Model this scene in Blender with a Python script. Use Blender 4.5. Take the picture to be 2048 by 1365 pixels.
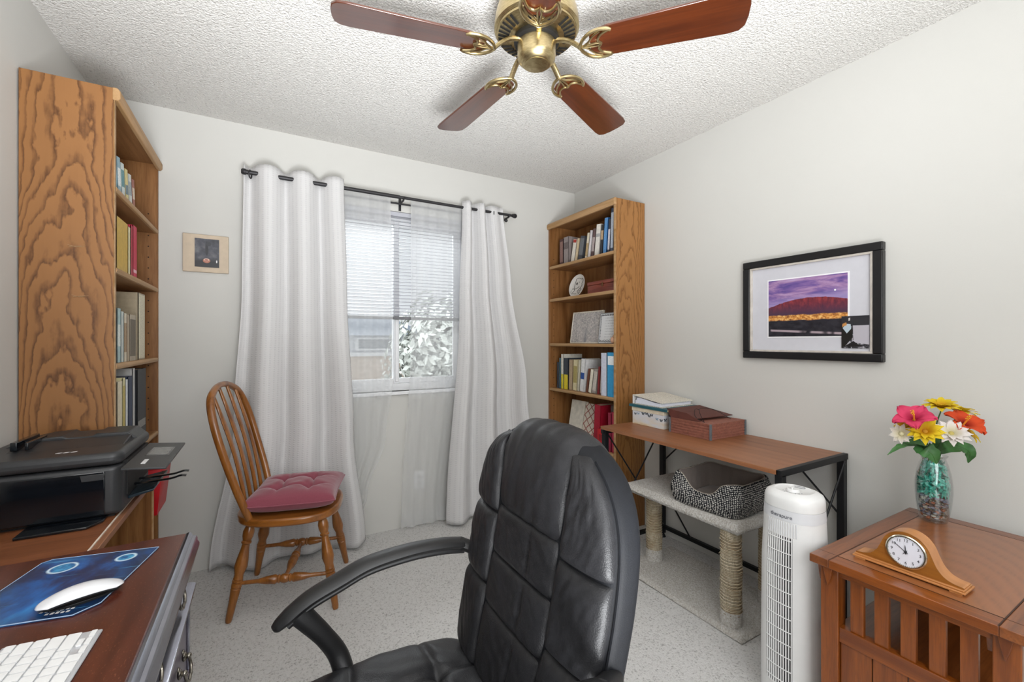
import bpy, bmesh, math, random
from mathutils import Vector, Matrix, noise
R = math.radians
random.seed(7)
for o in list(bpy.data.objects): bpy.data.objects.remove(o, do_unlink=True)
S = bpy.context.scene
COL = S.collection

# ------------------------------------------------------------------ camera
FPX, CX, CY, CZ = 870.0, 1024.0, 682.0, 1.23
YAW = math.atan(496 / 870)
cam = bpy.data.cameras.new('camera'); cam.sensor_width = 36; cam.lens = 36 * FPX / 2048
cam.clip_start = .02
co = bpy.data.objects.new('camera', cam); COL.objects.link(co)
co.location = (0, 0, CZ); co.rotation_euler = (R(90), 0, -YAW)
S.camera = co
# ------------------------------------------------------------------ light
w = bpy.data.worlds.new('overcast_sky'); S.world = w; w.use_nodes = True
bg = w.node_tree.nodes['Background']
bg.inputs[0].default_value = (.93, .96, 1.0, 1); bg.inputs[1].default_value = .60
def area(name, loc, target, sx, sy, power, col, spread=180):
    l = bpy.data.lights.new(name, 'AREA'); l.shape = 'RECTANGLE'; l.size = sx; l.size_y = sy
    l.energy = power; l.color = col; l.spread = R(spread)
    o = bpy.data.objects.new(name, l); COL.objects.link(o); o.location = loc
    o.rotation_euler = (Vector(target) - Vector(loc)).to_track_quat('-Z', 'Y').to_euler()
    return o
area('daylight_outside_window', (.30, 4.6, 3.5), (.95, 2.0, 1.0), 2.6, 1.6, 230, (.95, .98, 1.0))
area('rear_fill', (.42, -.99, 1.40), (.80, 2.0, 1.0), 1.8, 1.8, 42, (.96, .98, 1.0))  # unseen area lamp added behind the camera to fill the room
area('ceiling_fill', (.10, -.40, .50), (.36, .80, 2.44), 1.0, .8, 42, (.96, .98, 1.0), 100)  # unseen up-light added near the floor to brighten the ceiling
vs = S.view_settings
vs.view_transform = 'Standard'; vs.look = 'None'; vs.gamma = 1; vs.use_curve_mapping = False
vs.exposure = 0.50

# ------------------------------------------------------------------ pixel -> place (directions; distance from what a thing touches)
FV = Vector((math.sin(YAW), math.cos(YAW), 0)); RV = Vector((math.cos(YAW), -math.sin(YAW), 0))
CAMP = Vector((0, 0, CZ))
def ray(p): return FV + RV * ((p[0] - CX) / FPX) + Vector((0, 0, -(p[1] - CY) / FPX))
def onz(p, z): d = ray(p); return CAMP + d * ((z - CZ) / d.z)
def onx(p, x): d = ray(p); return CAMP + d * (x / d.x)
def ony(p, y): d = ray(p); return CAMP + d * (y / d.y)
def dep(p, t): return CAMP + ray(p) * t

# ------------------------------------------------------------------ mesh helpers
class MB:
    def __init__(s): s.v = []; s.f = []; s.m = []
    def add(s, vs, fs, M=None, mi=0):
        b = len(s.v)
        s.v += [(M @ Vector(v)) if M else Vector(v) for v in vs]
        s.f += [[b + i for i in f] for f in fs]; s.m += [mi] * len(fs)
        return s
    def box(s, x0, x1, y0, y1, z0, z1, M=None, mi=0):
        v = [(x, y, z) for z in (z0, z1) for y in (y0, y1) for x in (x0, x1)]
        return s.add(v, [(0, 2, 3, 1), (4, 5, 7, 6), (0, 1, 5, 4), (2, 6, 7, 3), (0, 4, 6, 2), (1, 3, 7, 5)], M, mi)
    def bar(s, a, b, wx, wz, up=(0, 0, 1), mi=0):
        a = Vector(a); b = Vector(b); d = b - a; L = d.length; d.normalize()
        u = Vector(up)
        if abs(d.dot(u)) > .99: u = Vector((1, 0, 0))
        sx = d.cross(u).normalized(); sz = sx.cross(d).normalized()
        M = Matrix.Translation(a) @ Matrix((sx, d, sz)).transposed().to_4x4()
        return s.box(-wx / 2, wx / 2, 0, L, -wz / 2, wz / 2, M, mi)
    def prism(s, poly, a, b, axis='z', M=None, mi=0):
        n = len(poly)
        def P(p, h): return {'z': (p[0], p[1], h), 'x': (h, p[0], p[1]), 'y': (p[0], h, p[1])}[axis]
        v = [P(p, a) for p in poly] + [P(p, b) for p in poly]
        f = [list(range(n))[::-1], list(range(n, 2 * n))] + [(i, (i + 1) % n, n + (i + 1) % n, n + i) for i in range(n)]
        return s.add(v, f, M, mi)
    def lathe(s, prof, n=28, M=None, caps=True, mi=0):
        v = []
        for r, z in prof:
            for i in range(n):
                a = 2 * math.pi * i / n; v.append((r * math.cos(a), r * math.sin(a), z))
        f = []
        for k in range(len(prof) - 1):
            for i in range(n):
                j = (i + 1) % n
                f.append((k * n + i, k * n + j, (k + 1) * n + j, (k + 1) * n + i))
        if caps:
            f.append(list(range(n))[::-1]); f.append([(len(prof) - 1) * n + i for i in range(n)])
        return s.add(v, f, M, mi)
    def turned(s, a, b, prof, n=18, mi=0):
        a = Vector(a); b = Vector(b); d = b - a; L = d.length
        M = Matrix.Translation(a) @ d.to_track_quat('Z', 'Y').to_matrix().to_4x4()
        return s.lathe([(r, t * L) for t, r in prof], n, M, True, mi)
    def tube(s, pts, r, n=10, closed=False, ref=(0, 0, 1), mi=0):
        pts = [Vector(p) for p in pts]; N = len(pts)
        rr = r if isinstance(r, (list, tuple)) and len(r) == N else [r] * N
        v = []; prev = None
        for i, p in enumerate(pts):
            if closed: d = pts[(i + 1) % N] - pts[i - 1]
            else: d = pts[min(i + 1, N - 1)] - pts[max(i - 1, 0)]
            d.normalize()
            if prev is None:
                u = Vector(ref)
                if abs(u.dot(d)) > .98: u = Vector((1, 0, 0)) if abs(d.x) < .9 else Vector((0, 1, 0))
            else: u = prev
            sx = d.cross(u).normalized(); sz = sx.cross(d).normalized(); prev = sz
            q = rr[i]
            ra, rb = (q, q) if not isinstance(q, (list, tuple)) else q
            for k in range(n):
                a = 2 * math.pi * k / n
                v.append(p + sx * (ra * math.cos(a)) + sz * (rb * math.sin(a)))
        f = []
        for i in range(N if closed else N - 1):
            j = (i + 1) % N
            for k in range(n):
                l = (k + 1) % n
                f.append((i * n + k, i * n + l, j * n + l, j * n + k))
        if not closed:
            f.append(list(range(n))[::-1]); f.append([(N - 1) * n + k for k in range(n)])
        return s.add(v, f, None, mi)
    def grid(s, fn, nu, nv, cu=False, cv=False, M=None, mi=0):
        v = []
        for j in range(nv if cv else nv + 1):
            for i in range(nu if cu else nu + 1):
                v.append(fn(i / nu, j / nv))
        W = nu if cu else nu + 1; H = nv if cv else nv + 1
        f = []
        for j in range(nv):
            for i in range(nu):
                f.append((j * W + i, j * W + (i + 1) % W, ((j + 1) % H) * W + (i + 1) % W, ((j + 1) % H) * W + i))
        return s.add(v, f, M, mi)
    def ball(s, c, r, n=12, m=8, sc=(1, 1, 1), mi=0):
        c = Vector(c)
        prof = [(max(1e-5, r * math.sin(math.pi * k / m)), -r * math.cos(math.pi * k / m)) for k in range(m + 1)]
        return s.lathe(prof, n, Matrix.Translation(c) @ Matrix.Diagonal((*sc, 1)), False, mi)
    def build(s, name, mat, parent=None, world=False, bevel=0, seg=2, smooth=True, ang=38, label=None, cat=None,
              group=None, kind=None, solid=0, sub=0, base=True, origin=None):
        vs = list(s.v)
        o = None
        if parent is not None:
            if world:
                iv = WM[parent.name].inverted(); vs = [iv @ v for v in vs]
            off = None
        else:
            if origin is None:
                xs = [v.x for v in vs]; ys = [v.y for v in vs]; zs = [v.z for v in vs]
                off = Vector(((min(xs) + max(xs)) / 2, (min(ys) + max(ys)) / 2, min(zs)))
            else: off = Vector(origin)
            vs = [v - off for v in vs]
        me = bpy.data.meshes.new(name); me.from_pydata([tuple(v) for v in vs], [], s.f)
        mats = mat if isinstance(mat, (list, tuple)) else [mat]
        for m in mats: me.materials.append(m)
        if len(mats) > 1: me.polygons.foreach_set('material_index', s.m)
        me.validate()
        bm = bmesh.new(); bm.from_mesh(me); bmesh.ops.recalc_face_normals(bm, faces=bm.faces); bm.to_mesh(me); bm.free()
        if smooth:
            me.shade_smooth(); me.set_sharp_from_angle(angle=R(ang))
        o = bpy.data.objects.new(name, me); COL.objects.link(o)
        if parent is not None:
            o.parent = parent; WM[o.name] = WM[parent.name]
        else:
            o.location = off; WM[o.name] = Matrix.Translation(off)
        if solid:
            md = o.modifiers.new('thickness', 'SOLIDIFY'); md.thickness = solid; md.offset = 0
        if bevel:
            md = o.modifiers.new('bevel', 'BEVEL'); md.width = bevel; md.segments = seg; md.limit_method = 'ANGLE'; md.angle_limit = R(40)
        if sub:
            md = o.modifiers.new('sub', 'SUBSURF'); md.levels = sub; md.render_levels = sub
        tag(o, label, cat, group, kind)
        return o
WM = {}
def tag(o, label=None, cat=None, group=None, kind=None):
    if label: o['label'] = label
    if cat: o['category'] = cat
    if group: o['group'] = group
    if kind: o['kind'] = kind
    return o
def thing(name, loc, label=None, cat=None, rz=0, group=None, kind=None):
    o = bpy.data.objects.new(name, None); COL.objects.link(o); o.location = loc; o.rotation_euler = (0, 0, rz)
    o.empty_display_size = .05
    WM[o.name] = Matrix.Translation(Vector(loc)) @ Matrix.Rotation(rz, 4, 'Z')
    return tag(o, label, cat, group, kind)
def inst(o, parent, M=None, name=None):
    c = o.copy(); COL.objects.link(c); c.parent = parent; WM[c.name] = WM[parent.name]
    if M is not None: c.matrix_basis = M
    return c
def catmull(P, n=8, closed=False):
    P = [Vector(p) for p in P]; out = []; N = len(P)
    for i in range(N if closed else N - 1):
        if closed: a, b, c, d = P[i - 1], P[i], P[(i + 1) % N], P[(i + 2) % N]
        else: a, b, c, d = P[max(i - 1, 0)], P[i], P[i + 1], P[min(i + 2, N - 1)]
        for k in range(n):
            t = k / n
            out.append(.5 * ((2 * b) + (c - a) * t + (2 * a - 5 * b + 4 * c - d) * t * t + (3 * b - a - 3 * c + d) * t ** 3))
    if not closed: out.append(P[-1])
    return out
def lerp(a, b, t): return a + (b - a) * t
def interp(tab, t):
    if t <= tab[0][0]: return tab[0][1]
    for (a, x), (b, y) in zip(tab, tab[1:]):
        if t <= b:
            k = (t - a) / (b - a); k = k * k * (3 - 2 * k) if len(tab) > 2 else k
            return x + (y - x) * k
    return tab[-1][1]
def lin(tab, t):
    if t <= tab[0][0]: return tab[0][1]
    for (a, x), (b, y) in zip(tab, tab[1:]):
        if t <= b: return x + (y - x) * (t - a) / (b - a)
    return tab[-1][1]
def rrect(x0, x1, y0, y1, r, n=5):
    out = []
    for cx, cy, a0 in ((x1 - r, y1 - r, 0), (x0 + r, y1 - r, 90), (x0 + r, y0 + r, 180), (x1 - r, y0 + r, 270)):
        for k in range(n + 1):
            a = R(a0 + 90 * k / n); out.append((cx + r * math.cos(a), cy + r * math.sin(a)))
    return out
_txt = {}
def text_mesh(body, size, depth=.0004):
    cu = bpy.data.curves.new('txt', 'FONT'); cu.body = body; cu.size = size; cu.extrude = depth; cu.align_x = 'CENTER'; cu.align_y = 'CENTER'
    cu.resolution_u = 3
    o = bpy.data.objects.new('txt', cu); COL.objects.link(o)
    bpy.context.view_layer.update()
    dg = bpy.context.evaluated_depsgraph_get()
    me = bpy.data.meshes.new_from_object(o.evaluated_get(dg))
    bpy.data.objects.remove(o, do_unlink=True)
    v = [x.co.copy() for x in me.vertices]; f = [list(p.vertices) for p in me.polygons]
    bpy.data.meshes.remove(me)
    return v, f

# ------------------------------------------------------------------ materials
def hx(h, k=1.0):
    h = h.lstrip('#'); c = [int(h[i:i + 2], 16) / 255 for i in (0, 2, 4)]
    return tuple([((x / 12.92) if x <= .04045 else ((x + .055) / 1.055) ** 2.4) * k for x in c] + [1])
class NT:
    def __init__(s, name):
        s.mat = bpy.data.materials.new(name); s.mat.use_nodes = True; s.t = s.mat.node_tree
        s.t.nodes.clear(); s.out = s.n('ShaderNodeOutputMaterial')
    def n(s, typ, i=None, **kw):
        nd = s.t.nodes.new(typ)
        for k, v in kw.items(): setattr(nd, k, v)
        for k, v in (i or {}).items(): s.set(nd.inputs[k], v)
        return nd
    def set(s, sock, v):
        if isinstance(v, bpy.types.NodeSocket): s.t.links.new(v, sock)
        elif isinstance(v, bpy.types.Node): s.t.links.new(v.outputs[0], sock)
        else: sock.default_value = v
    def coords(s, scale=(1, 1, 1), loc=(0, 0, 0), rot=(0, 0, 0), out='Object'):
        tc = s.n('ShaderNodeTexCoord')
        return s.n('ShaderNodeMapping', {'Vector': tc.outputs[out], 'Scale': scale, 'Location': loc, 'Rotation': rot}).outputs[0]
    def noise(s, vec, scale, detail=3, rough=.5, dist=0):
        return s.n('ShaderNodeTexNoise', {'Vector': vec, 'Scale': scale, 'Detail': detail, 'Roughness': rough, 'Distortion': dist}).outputs[0]
    def ramp(s, fac, stops, interp='LINEAR'):
        nd = s.n('ShaderNodeValToRGB', {'Fac': fac}); cr = nd.color_ramp; cr.interpolation = interp
        while len(cr.elements) > 1: cr.elements.remove(cr.elements[-1])
        cr.elements[0].position = stops[0][0]; cr.elements[0].color = stops[0][1]
        for p, c in stops[1:]:
            e = cr.elements.new(p); e.color = c
        return nd.outputs[0]
    def math(s, op, a, b=0.0, c=0.0):
        nd = s.n('ShaderNodeMath', operation=op); s.set(nd.inputs[0], a); s.set(nd.inputs[1], b)
        if len(nd.inputs) > 2: s.set(nd.inputs[2], c)
        return nd.outputs[0]
    def mix(s, fac, a, b, mode='MIX'):
        nd = s.n('ShaderNodeMix', data_type='RGBA', blend_type=mode)
        s.set(nd.inputs[0], fac); s.set(nd.inputs[6], a); s.set(nd.inputs[7], b)
        return nd.outputs[2]
    def bump(s, h, strength=.3, dist=.01):
        return s.n('ShaderNodeBump', {'Height': h, 'Strength': strength, 'Distance': dist}).outputs[0]
    def bsdf(s, **kw):
        names = dict(color='Base Color', rough='Roughness', metal='Metallic', spec='Specular IOR Level', coat='Coat Weight',
                     coatr='Coat Roughness', normal='Normal', sheen='Sheen Weight', trans='Transmission Weight', ior='IOR', alpha='Alpha',
                     emit='Emission Color', emits='Emission Strength', sss='Subsurface Weight')
        b = s.n('ShaderNodeBsdfPrincipled', {names[k]: v for k, v in kw.items()})
        s.t.links.new(b.outputs[0], s.out.inputs[0]); return b
_m = {}
def plain(name, col, rough=.5, metal=0, spec=.5, var=0.06, vscale=30, bump=0, bscale=200, coat=0, sheen=0):
    if name in _m: return _m[name]
    t = NT(name); c = hx(col) if isinstance(col, str) else col
    vec = t.coords()
    nz = t.noise(vec, vscale, 3)
    lo = tuple([x * (1 - var * 2) for x in c[:3]] + [1]); hi = tuple([min(1, x * (1 + var * 2)) for x in c[:3]] + [1])
    cc = t.ramp(nz, [(.3, lo), (.7, hi)])
    kw = dict(color=cc, rough=rough, metal=metal, spec=spec, coat=coat, sheen=sheen)
    if bump: kw['normal'] = t.bump(t.noise(vec, bscale, 2), bump, .002)
    t.bsdf(**kw); _m[name] = t.mat; return t.mat
def wood(name, light, dark, axis='z', scale=1.0, rough=.42, coat=.0, contrast=1.0, dist=1.2, pores=.35, spec=.4):
    if name in _m: return _m[name]
    t = NT(name); L, D = hx(light), hx(dark)
    st = {'x': (.9, 14, 14), 'y': (14, .9, 14), 'z': (14, 14, .9)}[axis]
    vec = t.coords(tuple(v * scale for v in st))
    big = t.noise(vec, 1.0, 5, .55, dist)
    fine = t.noise(t.coords(tuple(v * scale * 9 for v in st)), 1.0, 3, .6, .3)
    c = t.ramp(big, [(.3, D), (.45, tuple([lerp(D[i], L[i], .55) for i in range(3)] + [1])), (.62, L), (.75, tuple([lerp(D[i], L[i], .7) for i in range(3)] + [1]))])
    c = t.mix(t.ramp(fine, [(.38, (pores,) * 3 + (1,)), (.52, (0, 0, 0, 1))]), c, D)
    t.bsdf(color=c, rough=rough, coat=coat, coatr=.15, spec=spec, normal=t.bump(fine, .06, .002))
    _m[name] = t.mat; return t.mat
def cathedral(name, light, dark, cx, z0, horiz='x', zs=.085, scale=26):
    # flat-sawn oak veneer: nested arches running up the panel
    if name in _m: return _m[name]
    t = NT(name); L, D = hx(light), hx(dark)
    v0 = t.coords((1, 1, 1))
    sep = t.n('ShaderNodeSeparateXYZ', {0: v0})
    u = t.math('SUBTRACT', sep.outputs[0 if horiz == 'x' else 1], cx)
    z = t.math('MULTIPLY', t.math('SUBTRACT', sep.outputs[2], z0), zs)
    wob = t.noise(t.coords((7, 7, 2.2)), 1.0, 4, .5)
    jag = t.noise(t.coords((30, 30, 14)), 1.0, 3, .6)
    uu = t.math('MULTIPLY', u, u); 
    # height of an arch grows away from the centre: lines z - k*u^2
    a = t.math('ADD', z, t.math('MULTIPLY', uu, 4.2))
    a = t.math('ADD', a, t.math('MULTIPLY', t.math('SUBTRACT', wob, .5), .10))
    a = t.math('ADD', a, t.math('MULTIPLY', t.math('SUBTRACT', jag, .5), .016))
    ph = t.math('FRACT', t.math('MULTIPLY', a, scale * 2.6))
    line = t.ramp(ph, [(0, (.9, .9, .9, 1)), (.12, (.6, .6, .6, 1)), (.34, (.08, .08, .08, 1)), (.88, (0, 0, 0, 1)), (1, (.9, .9, .9, 1))])
    fine = t.noise(t.coords((130, 130, 7)), 1.0, 3, .6)
    fac = t.math('MULTIPLY', line, t.ramp(fine, [(.3, (.45, .45, .45, 1)), (.6, (1, 1, 1, 1))]))
    broad = t.noise(t.coords((5, 5, .8)), 1.0, 2)
    c = t.mix(broad, tuple(x * .88 for x in L[:3]) + (1,), tuple(min(1, x * 1.1) for x in L[:3]) + (1,))
    c = t.mix(fac, c, D)
    t.bsdf(color=c, rough=.42, spec=.4, normal=t.bump(fine, .05, .002))
    _m[name] = t.mat; return t.mat
def fabric(name, col, rough=.9, weave=900, strength=.25, var=.08, sheen=.2):
    if name in _m: return _m[name]
    t = NT(name); c = hx(col) if isinstance(col, str) else col
    vec = t.coords()
    nz = t.noise(vec, weave * .35, 2)
    cc = t.ramp(nz, [(.25, tuple([x * (1 - var) for x in c[:3]] + [1])), (.75, tuple([min(1, x * (1 + var)) for x in c[:3]] + [1]))])
    t.bsdf(color=cc, rough=rough, sheen=sheen, spec=.2, normal=t.bump(t.noise(vec, weave, 2), strength, .001))
    _m[name] = t.mat; return t.mat
# ================================================================== the room
XL, XR, YB, YF, ZC = -.72, 2.216, 2.85, -1.05, 2.44
WX0, WX1, WZ0, WZ1 = .30, 1.26, .90, 2.08
def m_wall():
    t = NT('wall_paint'); v = t.coords()
    n1 = t.noise(v, 1.2, 2); n2 = t.noise(v, 260, 3, .6)
    c = t.mix(n1, hx('#cbcac5'), hx('#cfceca'))
    t.bsdf(color=c, rough=.75, spec=.25, normal=t.bump(n2, .12, .002)); return t.mat
def m_ceil():
    t = NT('popcorn_ceiling'); v = t.coords()
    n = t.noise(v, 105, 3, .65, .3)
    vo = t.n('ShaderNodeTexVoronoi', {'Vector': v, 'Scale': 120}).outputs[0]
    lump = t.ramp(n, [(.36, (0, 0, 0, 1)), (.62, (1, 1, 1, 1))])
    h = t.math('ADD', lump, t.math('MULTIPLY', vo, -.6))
    c = t.mix(t.ramp(n, [(.30, (1, 1, 1, 1)), (.42, (0, 0, 0, 1))]), hx('#eae8e4'), hx('#b5b0ab'))  # shade in the popcorn pits put into the colour as darker speckle
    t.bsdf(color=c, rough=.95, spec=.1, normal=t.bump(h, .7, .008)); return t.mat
def m_carpet(name='carpet', a='#ebe9e6', b='#a09d9a', sc=120):
    t = NT(name); v = t.coords()
    n = t.noise(v, sc, 3, .7); n2 = t.noise(v, 2.2, 3); n3 = t.noise(v, 420, 2, .6)
    c = t.ramp(n, [(.30, hx(b)), (.45, hx(a)), (.7, hx('#f4f3f1'))])
    c = t.mix(t.math('MULTIPLY', n2, .25), c, hx('#cfccc9'))
    h = t.math('ADD', n, t.math('MULTIPLY', n3, .7))
    t.bsdf(color=c, rough=1.0, spec=.05, sheen=.15, normal=t.bump(h, .9, .010)); return t.mat
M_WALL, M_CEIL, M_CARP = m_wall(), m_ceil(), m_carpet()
M_VINYL = plain('white_vinyl', '#e9eaec', .35, var=.01)
MB().box(XL - .15, XR + .15, YF - .15, YB + .13, -.12, 0).build('floor', M_CARP, kind='structure', smooth=False)
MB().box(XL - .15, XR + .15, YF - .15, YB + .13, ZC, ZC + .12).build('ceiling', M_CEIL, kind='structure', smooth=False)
MB().box(XL - .15, XL, YF, YB + .13, 0, ZC).build('wall_left', M_WALL, kind='structure', smooth=False)
MB().box(XR, XR + .15, YF, YB + .13, 0, ZC).build('wall_right', M_WALL, kind='structure', smooth=False)
MB().box(XL - .15, XR + .15, YF - .15, YF, 0, ZC).build('wall_front', M_WALL, kind='structure', smooth=False)
b = MB()
b.box(XL, WX0, YB, YB + .13, 0, ZC); b.box(WX1, XR, YB, YB + .13, 0, ZC)
b.box(WX0, WX1, YB, YB + .13, 0, WZ0); b.box(WX0, WX1, YB, YB + .13, WZ1, ZC)
b.build('wall_back', M_WALL, kind='structure', smooth=False)
# window: white sliding window, fixed and moving sash
win = thing('window_1', (.78, YB + .07, WZ0), kind='structure')
def m_glass():
    t = NT('window_glass'); tr = t.n('ShaderNodeBsdfTransparent', {0: (.97, .98, .98, 1)})
    gl = t.n('ShaderNodeBsdfGlossy', {'Roughness': .02}); fr = t.n('ShaderNodeFresnel', {'IOR': 1.35})
    mx = t.n('ShaderNodeMixShader', {0: fr.outputs[0], 1: tr.outputs[0], 2: gl.outputs[0]})
    t.t.links.new(mx.outputs[0], t.out.inputs[0]); return t.mat
M_GLASS = m_glass()
b = MB(); F0, F1 = YB + .045, YB + .115
b.box(WX0, WX0 + .04, F0, F1, WZ0, WZ1); b.box(WX1 - .04, WX1, F0, F1, WZ0, WZ1)
b.box(WX0 + .04, WX1 - .04, F0, F1, WZ0, WZ0 + .045); b.box(WX0 + .04, WX1 - .04, F0, F1, WZ1 - .045, WZ1)
b.build('window_frame', M_VINYL, win, world=True, bevel=.003)
MU = .755
def sash(x0, x1, y0, y1, nm):
    b = MB(); s = .034
    z0, z1 = WZ0 + .045, WZ1 - .045
    b.box(x0, x0 + s, y0, y1, z0, z1); b.box(x1 - s, x1, y0, y1, z0, z1)
    b.box(x0 + s, x1 - s, y0, y1, z0, z0 + s); b.box(x0 + s, x1 - s, y0, y1, z1 - s, z1)
    o = b.build(nm, M_VINYL, win, world=True, bevel=.003)
    MB().box(x0 + s, x1 - s, (y0 + y1) / 2 - .002, (y0 + y1) / 2 + .002, z0 + s, z1 - s).build('pane', M_GLASS, o, world=True, smooth=False)
    return o
sash(WX0 + .04, MU + .03, YB + .05, YB + .075, 'sliding_sash')
sash(MU - .005, WX1 - .04, YB + .082, YB + .107, 'fixed_sash')
b = MB().box(MU + .003, MU + .022, YB + .04, YB + .05, WZ0 + .06, WZ0 + .50); b.box(MU - .002, MU + .028, YB + .036, YB + .05, 1.40, 1.46)
b.build('sash_latch', M_VINYL, win, world=True, bevel=.002)
MB().box(WX0 - .02, WX1 + .02, YB - .022, YB + .045, WZ0 - .022, WZ0).build('window_sill', M_VINYL, win, world=True, bevel=.004)
# outlet low on the window wall
ot = thing('wall_outlet', (.905, YB, .25), 'white wall outlet plate low on the wall behind the sheer curtain', 'outlet')
MB().box(.87, .94, YB - .006, YB, .24, .355).build('cover_plate', M_VINYL, ot, world=True, bevel=.002)
for z in (.275, .32): MB().box(.888, .922, YB - .009, YB - .006, z - .014, z + .014).build('receptacle', plain('socket', '#c9c9c6', .4), ot, world=True, bevel=.002)
# ================================================================== outside
M_GRASS = plain('outside_ground', '#c9c7c2', .95, vscale=2, var=.1)
MB().box(-9, 14, YB + .14, 30, -.5, -.35).build('ground', M_GRASS, kind='structure', smooth=False)
hs = thing('neighbour_house', (.2, 9, -.35), 'pale grey neighbouring house with a tan lower wall seen through the window', 'building')
MB().box(-3.2, 2.6, 9, 14, -.35, .98).build('lower_wall', plain('tan_wall', '#d8c6b6', .9, vscale=8), hs, world=True)
MB().box(-3.2, 2.6, 9, 14, .98, 1.36).build('upper_wall', plain('pale_siding', '#d3d5da', .8, vscale=8), hs, world=True)
MB().box(-3.4, 2.8, 8.85, 9.0, .93, 1.0).build('trim_board', M_VINYL, hs, world=True)
MB().prism([(-3.6, 1.34), (3.0, 1.34), (2.3, 1.66), (-2.9, 1.66)], 8.7, 14.2, 'y').build('roof', plain('roof_grey', '#b9c4d4', .8), hs, world=True)
wn = MB().box(1.55, 2.35, 8.95, 9.0, 1.04, 1.30).build('window', M_VINYL, hs, world=True)
MB().box(1.62, 2.28, 8.94, 8.955, 1.08, 1.26).build('pane', plain('dark_pane', '#8b9097', .2), wn, world=True)
def leaf_ball(name, c, rad, n, size, mat, parent, seed):
    rnd = random.Random(seed); b = MB()
    for i in range(n):
        d = Vector((rnd.gauss(0, 1), rnd.gauss(0, 1), rnd.gauss(0, 1))).normalized()
        k = rnd.uniform(.55, 1.0) * (1 + .18 * noise.noise(d * 2.3 + Vector((seed, 0, 0))))
        p = Vector(c) + Vector((d.x * rad[0], d.y * rad[1], d.z * rad[2])) * k
        q = Vector((rnd.gauss(0, 1), rnd.gauss(0, 1), rnd.gauss(0, 1))).normalized()
        e = q.cross(d).normalized() if abs(q.dot(d)) < .95 else Vector((1, 0, 0))
        s = size * rnd.uniform(.6, 1.3)
        b.add([p - e * s, p + q * s * .45, p + e * s, p - q * s * .45], [(0, 1, 2, 3)])
    return b.build(name, mat, parent, world=True, smooth=False, kind='stuff')
M_LEAFO = plain('bush_leaf', '#bcc0bb', .7, vscale=6, var=.15)  # leaves paled: haze at the window put into their colour
bu = thing('garden_bush', (2.25, 5.6, -.35), 'large leafy bush outside the window beside the neighbouring house', 'bush')
leaf_ball('foliage', (2.3, 5.7, .95), (.95, .7, 1.0), 5200, .065, M_LEAFO, bu, 3)
MB().tube([(2.25, 5.7, -.4), (2.27, 5.7, .1), (2.2, 5.65, .6)], [.06, .05, .03]).build('trunk', plain('bark', '#5a4a3d', .9), bu, world=True)
# ================================================================== blind
bl = thing('window_blind', (.78, YB + .02, 1.37), 'white slatted mini blind half lowered in the window', 'blind')
M_SLAT = plain('blind_slat', '#b6b7bf', .4, var=.01)  # white slats greyed: their backlit shade is put into the colour
MB().box(WX0 + .01, WX1 - .01, YB + .004, YB + .032, WZ1 - .03, WZ1 - .002).build('head_rail', M_SLAT, bl, world=True, bevel=.002)
sl = MB()
arc = [(-.0125 + .025 * k / 4, .0022 * (1 - ((k - 2) / 2) ** 2)) for k in range(5)]
tl = R(24)
arc = [(y * math.cos(tl) - z * math.sin(tl), y * math.sin(tl) + z * math.cos(tl)) for y, z in arc]
sl.grid(lambda u, v: (lerp(-.468, .468, u), arc[round(v * 4)][0], arc[round(v * 4)][1]), 1, 4)
first = None; NS = 30
for k in range(NS):
    z = 1.402 + k * (2.04 - 1.402) / (NS - 1)
    if first is None:
        first = sl.build('slat', M_SLAT, bl); first.location = (0, -.003, z - 1.37)
    else: inst(first, bl, Matrix.Translation((0, -.003, z - 1.37)))
MB().box(WX0 + .012, WX1 - .012, YB + .005, YB + .03, 1.372, 1.39).build('bottom_rail', plain('rail_grey', '#6a6b6e', .5), bl, world=True, bevel=.002)
for x in (.42, .86, 1.12): MB().tube([(x, YB + .003, 1.39), (x, YB + .003, 2.06)], .0011, 5).build('ladder_cord', M_SLAT, bl, world=True)
MB().tube(catmull([(.90, YB - .002, 2.05), (.885, YB - .004, 1.85), (.888, YB - .004, 1.6), (.885, YB - .003, 1.42)], 6), .002, 6).build('pull_cord', plain('cord_grey', '#b9babd', .6), bl, world=True)
# ================================================================== curtain rods
M_ROD = plain('dark_metal_rod', '#3b3a3c', .45, metal=.6)
RY, RZ = 2.755, 2.145
rd = thing('curtain_rod', (.75, RY, RZ), 'dark metal curtain rod with knob ends over the window', 'curtain rod')
MB().tube([(-.085, RY, RZ), (.75, RY, RZ)], .0115, 14).build('rod', M_ROD, rd, world=True)
MB().tube([(.70, RY, RZ), (1.585, RY, RZ)], .0095, 14).build('rod_extension', M_ROD, rd, world=True)
for x, s in ((-.085, -1), (1.585, 1)):
    MB().turned((x - s * .01, RY, RZ), (x + s * .022, RY, RZ), [(0, .013), (.3, .013), (.35, .016), (.8, .016), (1, .011)]).build('finial', M_ROD, rd, world=True)
for x in (.775, 1.545):
    b = MB().box(x - .008, x + .008, YB - .006, YB, RZ - .06, RZ + .02); b.bar((x, YB - .003, RZ - .015), (x, RY, RZ - .015), .008, .008)
    b.tube([(x, RY + .014 * math.cos(a), RZ + .014 * math.sin(a)) for a in [R(q) for q in range(180, 400, 20)]], .004, 6)
    b.build('bracket', M_ROD, rd, world=True)
SY, SZ = 2.805, 2.118
sr = thing('sheer_rod', (.8, SY, SZ), 'thin dark rod carrying the sheers behind the main curtain rod', 'curtain rod')
MB().tube([(.12, SY, SZ), (1.55, SY, SZ)], .006, 10).build('rod', M_ROD, sr, world=True)
for x in (.12, 1.55): MB().ball((x, SY, SZ), .012).build('finial', M_ROD, sr, world=True)
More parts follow.
